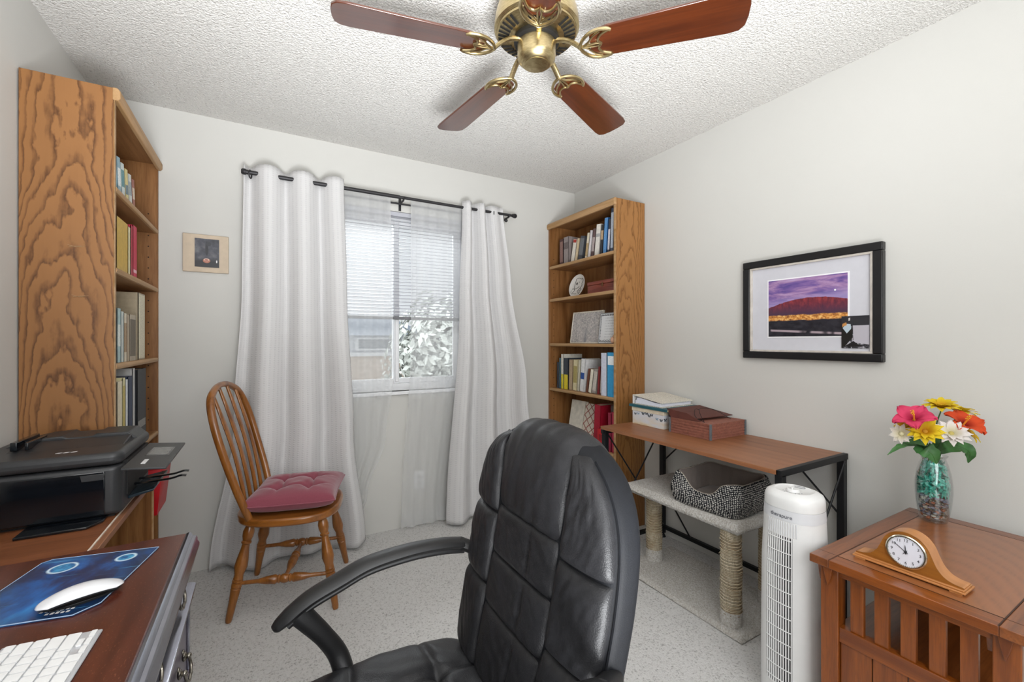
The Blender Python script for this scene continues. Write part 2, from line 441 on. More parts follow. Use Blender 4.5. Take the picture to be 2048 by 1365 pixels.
# ================================================================== drapes
def m_drape():
    t = NT('drape_cloth'); v = t.coords()
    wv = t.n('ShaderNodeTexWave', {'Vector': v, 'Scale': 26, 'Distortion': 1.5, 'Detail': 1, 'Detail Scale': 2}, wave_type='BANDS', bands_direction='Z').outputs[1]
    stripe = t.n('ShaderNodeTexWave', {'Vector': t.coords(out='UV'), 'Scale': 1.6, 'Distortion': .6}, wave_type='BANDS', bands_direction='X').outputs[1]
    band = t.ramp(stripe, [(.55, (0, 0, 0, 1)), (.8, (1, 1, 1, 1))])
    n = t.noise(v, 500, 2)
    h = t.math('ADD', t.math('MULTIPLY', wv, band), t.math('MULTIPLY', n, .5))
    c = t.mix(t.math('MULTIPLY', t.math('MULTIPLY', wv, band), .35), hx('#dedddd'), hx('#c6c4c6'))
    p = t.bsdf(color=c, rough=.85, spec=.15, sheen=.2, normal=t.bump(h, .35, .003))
    tl = t.n('ShaderNodeBsdfTranslucent', {0: hx('#d4d2d0')})
    mx = t.n('ShaderNodeMixShader', {0: .12, 1: p.outputs[0], 2: tl.outputs[0]})
    t.t.links.new(mx.outputs[0], t.out.inputs[0]); return t.mat
def m_sheer():
    t = NT('sheer_voile')
    n = t.noise(t.coords((14, 14, 1.2)), 1, 2)
    tr = t.n('ShaderNodeBsdfTransparent', {0: (1, 1, 1, 1)})
    df = t.n('ShaderNodeBsdfDiffuse', {0: hx('#eceded')}); tl = t.n('ShaderNodeBsdfTranslucent', {0: hx('#eff0f1')})
    m1 = t.n('ShaderNodeMixShader', {0: .45, 1: df.outputs[0], 2: tl.outputs[0]})
    f = t.ramp(n, [(.3, (.36, .36, .36, 1)), (.7, (.42, .42, .42, 1))])
    m2 = t.n('ShaderNodeMixShader', {0: f, 1: tr.outputs[0], 2: m1.outputs[0]})
    t.t.links.new(m2.outputs[0], t.out.inputs[0]); return t.mat
M_DRAPE, M_SHEER = m_drape(), m_sheer()
def uvgrid(o, nu, nv):
    me = o.data; uv = me.uv_layers.new(name='UVMap')
    for p in me.polygons:
        for li in p.loop_indices:
            vi = me.loops[li].vertex_index
            uv.data[li].uv = ((vi % (nu + 1)) / nu * 6, (vi // (nu + 1)) / nv)
def drape(name, label, xl, xr, zb, fold, grom, top, nu=150, nv=70, lean=lambda u, v: 0):
    e = thing(name, ((lin(xl, 0) + lin(xr, 0)) / 2, RY, .03), label, 'curtain', group='drapes on the window rod')
    def fn(u, v):
        z = lerp(top(u), zb(u), v)
        x = lerp(interp(xl, v), interp(xr, v), u)
        return (x + fold(u, v)[0], RY + fold(u, v)[1] + lean(u, v), z)
    f = MB().grid(fn, nu, nv).build('fabric', M_DRAPE, e, world=True, solid=.004, ang=180); uvgrid(f, nu, nv)
    for x, s in grom:
        b = MB()
        pts = [(x + .006 * math.cos(a) * s, RY + .004 + .021 * math.cos(a), RZ - .008 + .021 * math.sin(a)) for a in [R(q * 20) for q in range(18)]]
        b.tube(pts, .0035, 8, closed=True); b.build('grommet', M_ROD, e, world=True)
    return e
# cloth weaves in front of and behind the rod: in front at x = .02, .19, .37
PH = lambda x: math.cos(2 * math.pi * (x - .02) / .175)
def foldL(u, v):
    x0 = lerp(-.105, .402, u)
    a = interp([(0, .036), (.12, .038), (1, .042)], v)
    y = -a * PH(x0)
    y += .018 * v * math.sin(9 * u + 2 * v) + .006 * math.sin(40 * u + 5 * v) * v
    if u > .93: y += (u - .93) * .5 * v
    return (.010 * math.sin(2 * math.pi * (x0 - .02) / .175) * (1 - .5 * v), y)
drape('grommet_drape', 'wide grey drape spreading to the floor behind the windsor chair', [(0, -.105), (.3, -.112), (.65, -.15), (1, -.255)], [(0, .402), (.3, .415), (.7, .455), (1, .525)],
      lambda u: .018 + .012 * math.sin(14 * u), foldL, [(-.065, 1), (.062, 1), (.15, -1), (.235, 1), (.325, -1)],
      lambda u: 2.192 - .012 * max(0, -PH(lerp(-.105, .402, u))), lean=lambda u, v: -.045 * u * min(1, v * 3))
PR = lambda x: math.cos(2 * math.pi * (x - 1.215) / .105)
def foldR(u, v):
    x0 = lerp(1.185, 1.50, u)
    a = interp([(0, .036), (.3, .045), (1, .055)], v)
    ph = PR(x0) if x0 < 1.37 else math.cos(2 * math.pi * (x0 - 1.215) / .105) * lerp(1, .25, min(1, (x0 - 1.37) / .05))
    y = -a * ph + .015 * math.sin(7 * u + 3 * v) * v
    return (.004 * math.sin(2 * math.pi * (x0 - 1.215) / .105), y)
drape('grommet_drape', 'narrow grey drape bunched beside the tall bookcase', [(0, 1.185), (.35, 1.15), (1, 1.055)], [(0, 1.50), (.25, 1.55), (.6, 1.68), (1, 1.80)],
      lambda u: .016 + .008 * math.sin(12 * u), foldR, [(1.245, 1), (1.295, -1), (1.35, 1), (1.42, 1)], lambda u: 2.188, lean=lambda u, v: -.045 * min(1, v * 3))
def sheer(label, xl, xr, zb, n, seed):
    e = thing('sheer_curtain', ((lin(xl, 0) + lin(xr, 0)) / 2, SY, .03), label, 'curtain', group='sheers in front of the window')
    def fn(u, v):
        z = lerp(SZ + .028, zb(u), v)
        x = lerp(interp(xl, v), interp(xr, v), u)
        amp = interp([(0, .004), (.06, .006), (.3, .007), (1, .007)], v)
        y = SY - .009 - amp * (1 + math.sin(2 * math.pi * n * u + seed))
        return (x, y, z)
    MB().grid(fn, 160, 40).build('voile', M_SHEER, e, world=True, ang=180)
    hm = MB().grid(lambda u, v: tuple(Vector(fn(u, v * .075)) + Vector((0, -.003, 0))), 120, 2).build('rod_pocket', M_SHEER, e, world=True, ang=180)
    MB().grid(lambda u, v: tuple(Vector(fn(u, 1 - v * .045)) + Vector((0, -.003, 0))), 120, 2).build('hem', M_SHEER, e, world=True, ang=180)
sheer('sheer white voile panel pulled aside towards the wide drape', [(0, .30), (.5, .33), (1, .36)], [(0, .70), (.3, .715), (.55, .715), (.72, .67), (.88, .56), (1, .47)], lambda u: .03, 5, 0)
sheer('sheer white voile panel hanging straight beside the narrow drape', [(0, .83), (.4, .83), (1, .765)], [(0, 1.26), (.5, 1.24), (1, 1.12)], lambda u: .02 + .004 * math.sin(20 * u), 5, 1.7)
# loose outer sheer edge beyond the wide drape
# ================================================================== ceiling fan
FX, FY, FZ = .82, 1.267, 2.222
fan = thing('ceiling_fan', (FX, FY, ZC), 'antique brass five-bladed ceiling fan with dark reddish wood blades', 'ceiling fan')
def m_brass():
    t = NT('antique_brass'); v = t.coords((1, 1, 1))
    n = t.noise(t.coords((60, 60, 600)), 1, 3)
    c = t.ramp(n, [(.3, hx('#a5926a')), (.7, hx('#c9b88e'))])
    t.bsdf(color=c, rough=.32, metal=1.0); return t.mat
M_BRASS = m_brass(); M_DARK = plain('black_void', '#0c0b0a', .6)
M_BLADE = wood('blade_mahogany', '#56270f', '#341307', 'x', 1.3, .28, coat=1.0, dist=.5)
L = MB().lathe([(.085, 0), (.11, -.01), (.128, -.04), (.142, -.09), (.146, -.12), (.146, -.135), (.138, -.142)], 56)
hous = L.build('motor_housing', M_BRASS, fan)
MB().lathe([(.137, -.1425), (.137, -.150), (.10, -.160), (.068, -.163), (.062, -.156)], 56, caps=False).build('vent_plate', M_BRASS, hous)
MB().lathe([(.135, -.1455), (.066, -.158)], 40, caps=False).build('motor_core', M_DARK, hous)
so = None
for k in range(40):
    if k % 8 == 7: continue
    a = 2 * math.pi * k / 40
    M = Matrix.Rotation(a, 4, 'Z')
    base_slot = Matrix.Translation((.114, 0, -.1568)) @ Matrix.Rotation(R(-15), 4, 'Y')
    if so is None:
        so = MB().box(-.019, .019, -.0042, .0042, -.0022, .0022).build('vent_slot', M_DARK, hous); so.matrix_basis = M @ base_slot
    else: inst(so, hous, M @ base_slot)
MB().lathe([(.075, -.160), (.078, -.168), (.078, -.178), (.07, -.182)], 40).build('flywheel', M_DARK, fan)
cap = MB().lathe([(.066, -.176), (.066, -.222), (.064, -.236), (.050, -.250), (.044, -.253)], 48).build('switch_housing', M_BRASS, fan)
MB().lathe([(.043, -.2525), (.043, -.2545), (.038, -.256), (.0005, -.2585)], 40).build('cap_plate', M_BRASS, cap)
MB().box(-.006, .006, -.045, -.041, -.246, -.242).build('reverse_switch', M_DARK, cap)
def blade_outline():
    r0, r1 = .185, .66; pts = []
    top = [(r0, .030), (r0 + .012, .048), (r0 + .06, .058), (r1 - .12, .068), (r1 - .05, .070), (r1 - .02, .066), (r1 - .005, .050), (r1, .02)]
    return top + [(x, -y) for x, y in top[::-1]]
bm_ = MB().prism(blade_outline(), -.004, .004)
DZ = FZ - ZC
def iron():
    b = MB(); z = DZ - .008
    arm = catmull([(.062, 0, -.178), (.10, 0, -.186), (.13, 0, -.205), (.155, 0, z - .002)], 6)
    b.tube(arm, [(.011, .007)] * len(arm), 8)
    def T(pts, r): b.tube(catmull([(x, y, z) for x, y in pts], 6), r, 8)
    for s in (1, -1):
        T([(.15, 0), (.162, .026 * s), (.185, .048 * s), (.215, .058 * s), (.243, .055 * s), (.255, .048 * s)], (.0055, .006))
        T([(.158, 0), (.178, .012 * s), (.198, .036 * s), (.222, .050 * s)], (.0032, .004))
        T([(.158, .002 * s), (.18, .004 * s), (.205, .006 * s), (.222, 0)], (.0032, .004))
        T([(.222, 0), (.212, .016 * s), (.222, .036 * s), (.250, .050 * s)], (.0042, .005))
    return b
ib = iron(); b0 = i0 = None
for k in range(5):
    a = R(168 - 72 * k)
    Mb = Matrix.Rotation(a, 4, 'Z') @ Matrix.Translation((0, 0, DZ)) @ Matrix.Rotation(R(-11), 4, 'X')
    Mi = Matrix.Rotation(a, 4, 'Z') @ Matrix.Translation((0, 0, DZ)) @ Matrix.Rotation(R(-7), 4, 'X') @ Matrix.Translation((0, 0, -DZ))
    if b0 is None:
        b0 = bm_.build('blade', M_BLADE, fan, bevel=.002); b0.matrix_basis = Mb
        i0 = ib.build('blade_iron', M_BRASS, fan); i0.matrix_basis = Mi
    else:
        inst(b0, fan, Mb); inst(i0, fan, Mi)
# ================================================================== bookcases
OAK_L, OAK_D = '#9a6c40', '#6f4520'
M_OAKZ = wood('oak_upright', OAK_L, OAK_D, 'z', 1.6, .45, dist=.8)
M_OAKY = wood('oak_shelf', '#9c7148', '#77502e', 'y', 1.6, .45, dist=.6)
M_OAKE = wood('oak_edge', '#b8946c', '#96703f', 'y', 2.0, .5, dist=.4, pores=.15)
M_CATH_L = cathedral('oak_cathedral_bookcase', '#906339', '#4b2a11', .0, 2.2, scale=23)
M_CATH_R = cathedral('oak_cathedral_side', '#9c6d3d', '#6a4219', -.03, -.3, zs=.06, scale=24)
M_HOLE = plain('peg_hole', '#2a1a0e', .8)
BH = 2.152
def bookcase(label, xb, xf, shelves, side_mat):
    s = 1 if xf > xb else -1                      # +1: opens towards +x
    y0, y1 = 2.088, 2.846
    e = thing('bookcase', ((xb + xf) / 2, (y0 + y1) / 2, 0), label, 'bookcase', group='tall oak bookcases')
    def bx(name, xa, xc, ya, yc, za, zc, m, par=e, bev=.0015):
        return MB().box(min(xa, xc), max(xa, xc), ya, yc, za, zc).build(name, m, par, world=True, bevel=bev)
    bx('side_panel', xb, xf, y0, y0 + .019, 0, BH - .002, side_mat)
    sp = bx('side_panel', xb, xf, y1 - .019, y1, 0, BH - .002, M_OAKZ)
    bx('back_panel', xb, xb + s * .006, y0 + .019, y1 - .019, 0, BH, M_OAKZ)
    bx('top_panel', xb + s * .006, xf - s * .001, y0 + .019, y1 - .019, BH - .022, BH - .002, M_OAKY)
    MB().prism([(xf - s * .004, BH - .046), (xf + s * .012, BH - .046), (xf + s * .019, BH - .036), (xf + s * .019, BH - .01), (xf + s * .01, BH), (xf - s * .004, BH)], y0 - .001, y1, 'y').build('top_moulding', M_OAKE, e, world=True, bevel=.003)
    bx('plinth', xf - s * .03, xf - s * .012, y0 + .019, y1 - .019, 0, .08, M_OAKZ)
    bx('edge_band', xf, xf + s * .0025, y0 - .0005, y0 + .0195, 0, BH - .046, M_OAKE, bev=.001)
    bx('edge_band', xf, xf + s * .0025, y1 - .0195, y1, 0, BH - .046, M_OAKZ, bev=.001)
    for z in shelves:
        o = bx('shelf', xb + s * .006, xf - s * .006, y0 + .019, y1 - .019, z - .022, z, M_OAKY)
        MB().prism([(xf - s * .006, z - .022), (xf + s * .001, z - .021), (xf + s * .005, z - .014), (xf + s * .005, z - .008), (xf + s * .001, z - .001), (xf - s * .006, z)], y0 + .0195, y1 - .0195, 'y').build('nosing', M_OAKE, o, world=True)
    hb = None
    for k in range(26):
        z = .5 + k * .055
        if any(abs(z - q + .01) < .02 for q in shelves): continue
        if hb is None:
            hb = MB().lathe([(.0032, 0), (.0032, .001)], 8, Matrix.Rotation(R(90), 4, 'X')).build('peg_hole', M_HOLE, sp)
            h0 = Vector((xf - s * .035, y1 - .0188, 0))
            hb.matrix_basis = WM[e.name].inverted() @ Matrix.Translation(h0 + Vector((0, 0, z)))
        else: inst(hb, sp, WM[e.name].inverted() @ Matrix.Translation(h0 + Vector((0, 0, z))))
    return e
LX, RX = -.474, 1.957
SHL = [1.80, 1.502, 1.146, .772, .540, .10]
SHR = [1.815, 1.56, 1.212, .864, .50, .10]
bkL = bookcase('tall oak bookcase with bold grain on its side, behind the black printer', XL + .004, LX, SHL, M_CATH_L)
bkR = bookcase('tall oak bookcase in the corner beside the metal-framed table', XR - .004, RX, SHR, M_CATH_R)
b = MB()
for p in ((152, 492), (160, 592)):
    q = ony(p, 2.087); b.tube([q + Vector((-.022, -.0005, .003)), q + Vector((0, -.001, -.003)), q + Vector((.022, -.0005, .002))], .0009, 5)
    b.tube([q + Vector((-.018, -.0005, -.003)), q + Vector((.014, -.001, .002))], .001, 5)
b.build('scuff_mark', plain('scuff', '#9c7b58', .7), bkL, world=True)

M_PAGE = plain('book_pages', '#e6dcc4', .9, var=.04, vscale=300)
def book(label, y0, y1, z0, h, d, xf, s, col, band=None, lean=0, cat='book', name='book', group=None, inset=.01, rough=.5):
    """spine at xf, body running away along -s; lean in degrees tips the top towards -y"""
    b = MB(); t = y1 - y0; c = .0018; xs = 0; xe = -s * d
    def bx(xa, xb_, ya, yb, za, zb, mi): b.box(min(xa, xb_), max(xa, xb_), ya, yb, za, zb, None, mi)
    bx(xs, -s * c * 1.5, 0, t, 0, h, 0)
    bx(xs, xe, 0, c, 0, h, 0); bx(xs, xe, t - c, t, 0, h, 0)
    bx(-s * c, xe + s * .003, c, t - c, .003, h - .003, 1)
    mats = [plain('cover_' + col, '#' + col, rough, var=.05, vscale=60), M_PAGE]
    if band:
        bc, za, zb = band
        bx(s * .0006, -s * .001, t * .08, t * .92, h * za, h * zb, 2)
        mats.append(plain('print_' + bc, '#' + bc, .6, var=.1, vscale=160))
    o = b.build(name, mats, None, bevel=0, ang=30, label=label, cat=cat, group=group, origin=(0, 0, 0))
    a = R(lean)
    o.rotation_euler = (a, 0, 0)
    if lean >= 0: o.location = (xf, y0, z0 + .0005)
    else: o.location = (xf, y0, z0 + .0005 + t * math.sin(-a))
    return o
def yL(px): return onx((px, 682), LX - .01).y
def yR(px): return max(2.112, onx((px, 682), RX + .03).y)
# ---- left bookcase books: (px0, px1 at spine, top py, colour, description)
gl = 'books in the bookcase behind the printer'
def rowL(z, rows, xf=LX - .012):
    for (a, bb, ph, dd, col, band, lean, lab) in rows:
        book(lab, yL(a), yL(bb) - .001, z, ph, dd, xf, 1, col, band, lean, group=gl)
rowL(1.80, [(238, 244.5, .135, .12, '8fb0bd', ('dfe6e4', .2, .7), 9, 'pale blue paperback leaning on the top shelf behind the printer'),
            (245.5, 252, .13, .12, 'cfd9d6', ('5f8f95', .3, .8), 9, 'white and teal paperback leaning beside a pale blue paperback'),
            (253, 259, .125, .12, 'd9c98a', ('6d7f86', .2, .5), 9, 'straw yellow paperback leaning between white paperbacks'),
            (260, 266, .122, .12, 'cfd2cc', ('9aa5a8', .3, .75), 9, 'off-white paperback leaning next to a brick red one'),
            (267, 272, .118, .12, '9c5a48', ('d8c7b0', .3, .7), 9, 'brick red paperback at the end of the leaning row')])
rowL(1.502, [(235, 257, .205, .15, 'c9a545', None, 0, 'wide mustard yellow hardback on the second shelf behind the printer'),
             (257.5, 262, .20, .15, 'd8cfa4', None, 0, 'thin cream book between a mustard hardback and red books'),
             (263, 267, .215, .15, 'b5263f', None, 0, 'thin crimson book beside the thin cream book'),
             (267.5, 275, .225, .15, 'c81f4a', ('e7b7c0', .1, .16), 0, 'bright crimson book, outermost of the red pair')])
rowL(1.146, [(236, 243, .21, .13, 'a9c3c4', ('dfe6e0', .3, .7), 0, 'pale teal paperback on the third shelf behind the printer'),
             (243.5, 249, .20, .13, 'c9d3cf', None, 0, 'washed green thin book beside the pale teal paperback'),
             (249.5, 255, .195, .13, 'd8cdb6', ('a98f70', .2, .8), 0, 'cream book with worn brown spine print'),
             (255.5, 260, .19, .13, 'b9a98f', None, 0, 'tan thin book beside worn patterned spines'),
             (260.5, 273, .195, .13, 'b3a793', ('6f6658', .1, .9), 0, 'thick old book with mottled grey patterned spine')])
rowL(.772, [(236, 246, .30, .16, 'e3d9bd', None, 0, 'cream hardback on the shelf just above the printer'),
            (246.5, 252, .31, .15, 'ddd6a8', ('c4b46a', .1, .9), 0, 'pale yellow booklet beside the cream hardback'),
            (252.5, 257, .30, .15, 'e6ebef', None, 0, 'white thin booklet in the shelf above the printer'),
            (257.5, 266, .31, .16, '20304f', ('cfd6df', .1, .2), 0, 'navy blue book with a white title above the printer'),
            (266.5, 271, .34, .2, 'c8c9c8', None, 0, 'tall pale grey folder beside the navy book'),
            (276, 293, .33, .17, '23252b', ('8f8f8b', .2, .3), 0, 'thick black binder at the end of the shelf above the printer')])
book('large tan album standing behind the old books', yL(278), yL(291), 1.146, .30, .2, LX - .012, 1, 'a3957c', ('d9d2bb', .02, .98), 0, 'album', 'photo_album', gl)
# red bin low in the bookcase
rb = thing('storage_bin', (-.47, 2.29, .54), 'red tapered plastic bin poking out of the bookcase below the printer tray', 'bin')
def frustum(b, x0, x1, y0, y1, z0, z1, tx, ty):
    v = [(x0 + tx, y0 + ty, z0), (x1 - tx, y0 + ty, z0), (x1 - tx, y1 - ty, z0), (x0 + tx, y1 - ty, z0), (x0, y0, z1), (x1, y0, z1), (x1, y1, z1), (x0, y1, z1)]
    return b.add(v, [(3, 2, 1, 0), (0, 1, 5, 4), (1, 2, 6, 5), (2, 3, 7, 6), (3, 0, 4, 7)])
frustum(MB(), -.60, -.35, 2.17, 2.38, .5415, .73, .018, .018).build('body', plain('red_plastic', '#b80f1c', .4), rb, world=True, solid=.004, bevel=.004)
MB().tube([(-.60, 2.17, .73), (-.35, 2.17, .73), (-.35, 2.38, .73), (-.60, 2.38, .73)], .005, 6, closed=True).build('rim', plain('red_plastic', '#b80f1c', .4), rb, world=True)
# ---- right bookcase
gr = 'books in the corner bookcase'
def rowR(z, rows, xf=RX + .035):
    for (a, bb, ph, dd, col, band, lean, lab) in rows:   # a: px of far side (left), bb: px near side
        ya, yb_ = yR(bb), yR(a)
        book(lab, ya, yb_ - .001, z, ph, dd, xf, -1, col, band, -lean, group=gr)
rowR(1.815, [(1118, 1125, .20, .14, '4a2b2a', ('8a6a62', .1, .9), 0, 'dark maroon hardback at the end of the top shelf'),
             (1126, 1136, .205, .15, '8f8583', ('6a5f5e', .55, .8), 0, 'thick grey hardback beside the dark maroon one'),
             (1140, 1147, .165, .13, 'd9d2c6', ('a6392e', .85, .98), -12, 'white book with a red-topped spine leaning on the grey hardback'),
             (1148, 1153, .163, .13, 'cbb795', None, -12, 'tan paperback leaning beside the red-topped book'),
             (1154, 1163, .17, .13, '3d3f45', ('6a6c70', .2, .9), -12, 'charcoal hardback leaning among cream books'),
             (1168, 1173, .18, .13, 'd8ceb9', ('b59b71', .1, .6), -10, 'cream paperback with a gold lower spine, leaning'),
             (1174, 1179, .19, .13, 'd6d0d2', None, -9, 'pale lilac-white thin book leaning beside gold spine'),
             (1180, 1186, .195, .13, '5a4444', ('a79a98', .2, .7), -8, 'brown-red paperback with a light title leaning'),
             (1187, 1196, .215, .13, 'ddd9d1', ('a5a5a5', .6, .7), -7, 'white hardback leaning beside a black paperback'),
             (1197.5, 1203, .205, .13, '2b2a2f', ('b59a7a', .5, .8), -6, 'black paperback with a tan picture on its spine'),
             (1204, 1211, .24, .15, '2f64a0', ('5b8fc4', .0, 1), -5, 'tall royal blue book leaning on the top shelf'),
             (1213, 1217.5, .225, .14, '3a3a44', ('c9c7cf', .1, .7), -4, 'dark book with white lettering beside the royal blue one'),
             (1219, 1225, .29, .16, '4c566c', ('b9c2d0', .1, .9), -2, 'tallest slate blue magazine leaning at the end of the top shelf'),
             (1227.5, 1232, .19, .14, '2e2a2d', ('a59aa0', .1, .6), -1, 'black booklet against the bookcase side')])
rowR(.864, [(1113, 1117, .20, .15, '3d4450', None, 0, 'slate booklet at the far end above the album shelf'),
            (1117.5, 1120.5, .235, .16, '6f93a3', None, 0, 'thin steel blue book beside the slate booklet'),
            (1121, 1126, .265, .18, 'dcdad0', ('d8c93f', 0, .42), 0, 'tall white folder with a yellow lower spine'),
            (1126.5, 1135, .235, .17, '39404a', ('e3cf34', 0, .47), 0, 'dark patterned book with a bright yellow lower half'),
            (1136, 1143, .225, .16, 'b7a184', None, -2, 'tan hardback beside the yellow-based books'),
            (1144, 1152, .225, .16, 'd8cda6', ('a99a5f', .25, .8), -3, 'cream yellow paperback with a decorated spine'),
            (1153, 1157, .225, .16, 'd0cbb8', None, -5, 'thin ivory book leaning beside the cream yellow paperback'),
            (1158, 1166, .235, .17, 'dedede', ('2a4f96', .38, .58), -5, 'white book with a blue spine label, leaning'),
            (1170, 1174, .17, .14, '70402c', None, -10, 'rust brown booklet leaning behind small cream books'),
            (1175, 1181, .165, .12, 'e3dccb', None, -10, 'small cream book leaning beside the rust brown booklet'),
            (1182, 1190, .17, .13, '97908a', ('c2bbb2', .1, .9), -9, 'grey mottled paperback leaning next to a red patterned one'),
            (1193, 1197, .19, .14, '8b2c2e', None, -4, 'red booklet leaning next to a woven-pattern one'),
            (1198, 1203, .235, .15, '7c6a63', ('c9b7ae', .05, .95), -4, 'woven-pattern magazine leaning against the white binder')])
rowR(.50, [(1182, 1194, .285, .15, 'a0122b', None, -3, 'tall red binder leaning on the shelf beside the patterned albums'),
           ], RX + .05)
rowR(.50, [(1199, 1205, .285, .10, '7d7d79', None, 0, 'grey thin folder behind the small red file box')], RX + .13)
rowR(.50, [(1218, 1224.5, .255, .18, '8c1838', None, 0, 'maroon binder beside the table end'),
           (1225, 1233, .265, .18, 'a3143c', None, 0, 'crimson binder against the bookcase side')], RX + .02)
for (a, bb, h, d, col, lab) in ((1206, 1217.5, .285, .20, 'cfd3e2', 'white binder standing beside the blue binder'), (1218.5, 1233, .29, .20, '2f93c4', 'bright blue binder standing against the bookcase side')):
    o = book(lab, yR(bb), yR(a) - .001, .864, h, d, RX + .012, -1, col, ('e8eef2', .72, .92) if '2f' in col else None, 0, 'binder', 'ring_binder', gr, rough=.3)
MB().box(RX + .03, RX + .09, yR(1233), yR(1226), .864 + .2905, .864 + .325).build('orange_ornament', plain('orange_thing', '#c98a4a', .6), label='small orange ornament lying on top of the blue binder', cat='ornament', bevel=.008)
# leaning patterned albums on the lower shelf
def m_floral():
    t = NT('trellis_cover'); v = t.coords()
    w1 = t.n('ShaderNodeTexWave', {'Vector': t.coords((1, 1, 1), rot=(R(45), 0, 0)), 'Scale': 7, 'Distortion': 2}, bands_direction='Z').outputs[1]
    w2 = t.n('ShaderNodeTexWave', {'Vector': t.coords((1, 1, 1), rot=(R(-45), 0, 0)), 'Scale': 7, 'Distortion': 2}, bands_direction='Z').outputs[1]
    ln = t.math('MAXIMUM', t.ramp(w1, [(.9, (0, 0, 0, 1)), (.96, (1, 1, 1, 1))]), t.ramp(w2, [(.9, (0, 0, 0, 1)), (.96, (1, 1, 1, 1))]))
    c = t.mix(ln, hx('#c9c0b2'), hx('#8a5148'))
    sp = t.ramp(t.noise(v, 16, 2), [(.62, (0, 0, 0, 1)), (.66, (1, 1, 1, 1))])
    c = t.mix(sp, c, hx('#b03a38'))
    t.bsdf(color=c, rough=.6); return t.mat
M_FLOR = m_floral()
def album(label, pa, pb, h, mat, lean, xoff, thick=.03):
    # cover faces the room, top leans back against the bookcase back
    y0, y1 = yR(pb), yR(pa); b = MB()
    b.box(0, .004, y0, y1, 0, h, None, 0); b.box(.004, thick - .004, y0 + .003, y1 - .004, .003, h - .003, None, 1); b.box(thick - .004, thick, y0, y1, 0, h, None, 0)
    o = b.build('photo_album', [mat, M_PAGE], origin=(0, 0, 0), label=label, cat='album', group=gr)
    o.location = (RX + xoff, 0, .5005); o.rotation_euler = (0, R(lean), 0)
album('plain off-white album leaning on the lower shelf of the corner bookcase', 1128, 1154, .285, plain('album_cream', '#cfc9bc', .7, var=.06), 10, .06)
album('album with a red trellis pattern leaning beside the plain album', 1156, 1181, .28, M_FLOR, 12, .05)
bx_ = thing('file_box', (2.03, yR(1205), .5), 'small bright red file box on the lower shelf beside the table', 'box')
MB().box(RX + .015, RX + .12, yR(1214), yR(1198), .5, .635).build('body', plain('red_card', '#c01420', .5), bx_, world=True, bevel=.002)
MB().box(RX + .011, RX + .015, yR(1208), yR(1202), .56, .60).build('label_slot', plain('red_card_dark', '#8d0f18', .5), bx_, world=True)
# plate with a child-like bear drawing
pc = onx((1150, 570), RX + .10)
pl = thing('decorated_plate', (RX + .10, pc.y, 1.56), 'round white plate with a line-drawn bear leaning on a shelf', 'plate')
PM = Matrix.Translation((RX + .105, pc.y, 1.5605)) @ Matrix.Rotation(R(14), 4, 'Y') @ Matrix.Translation((0, 0, .092)) @ Matrix.Rotation(R(-90), 4, 'Y')
pm = MB().lathe([(.0005, -.004), (.055, -.004), (.070, 0), (.090, .010), (.092, .012), (.089, .013), (.068, .004), (.054, 0), (.0005, 0)], 48, PM, caps=False).build('dish', plain('white_glaze', '#dedbd6', .25, var=.01), pl, world=True)
b = MB()
def dr(pts, closed=False, r=.0016):     # u: towards +y(world) image-left, v: up
    q = catmull([(x, y, 0) for x, y in pts], 5, closed)
    def zz(x, y): rr = math.hypot(x, y); return (0.001 if rr < .054 else .001 + (rr - .054) * .30)
    b.tube([PM @ Vector((yv, -u, zz(u, yv))) for u, yv, _ in [(p.x, p.y, 0) for p in q]], r, 5, closed)
dr([(-.035, .02), (-.03, .055), (-.005, .062), (.02, .058), (.035, .05), (.05, .055), (.058, .035), (.045, .02), (.05, 0), (.03, -.02)])
dr([(-.035, .02), (-.038, -.005), (-.03, -.02), (0, -.015), (.02, -.005)])
dr([(-.02, .02), (-.014, .028), (-.008, .02), (-.014, .012)], True, .003)
dr([(.008, .03), (.011, .032), (.013, .029)], False, .002)
dr([(-.06, -.02), (-.045, -.018), (-.03, -.03), (-.045, -.05), (-.03, -.06), (0, -.062)])
dr([(-.065, -.03), (-.06, -.05), (-.04, -.065)])
dr([(.005, -.045), (.02, -.03), (.035, -.02), (.045, -.035), (.03, -.045), (.05, -.06)], False, .002)
dr([(.01, -.055), (.03, -.058), (.04, -.07)], False, .002)
b.build('bear_drawing', plain('ink', '#3d3b3b', .6), pm, world=True)
# red wooden box
ch = thing('wooden_box', (2.03, yR(1200), 1.56), 'small reddish wooden chest on the shelf beside the plate', 'box')
M_RED = wood('red_lacquer', '#8d4433', '#5d241b', 'y', 2, .35, coat=.3)
ya, yb_ = yR(1212) - .10, yR(1166) - .02
MB().box(RX + .055, RX + .2, ya, yb_, 1.56, 1.622).build('body', M_RED, ch, world=True, bevel=.002)
MB().box(RX + .052, RX + .203, ya - .003, yb_ + .003, 1.624, 1.648).build('lid', M_RED, ch, world=True, bevel=.003)
MB().box(RX + .049, RX + .053, (ya + yb_) / 2 - .008, (ya + yb_) / 2 + .008, 1.605, 1.634).build('latch', plain('dull_brass', '#6a4a30', .4, metal=.7), ch, world=True, bevel=.001)
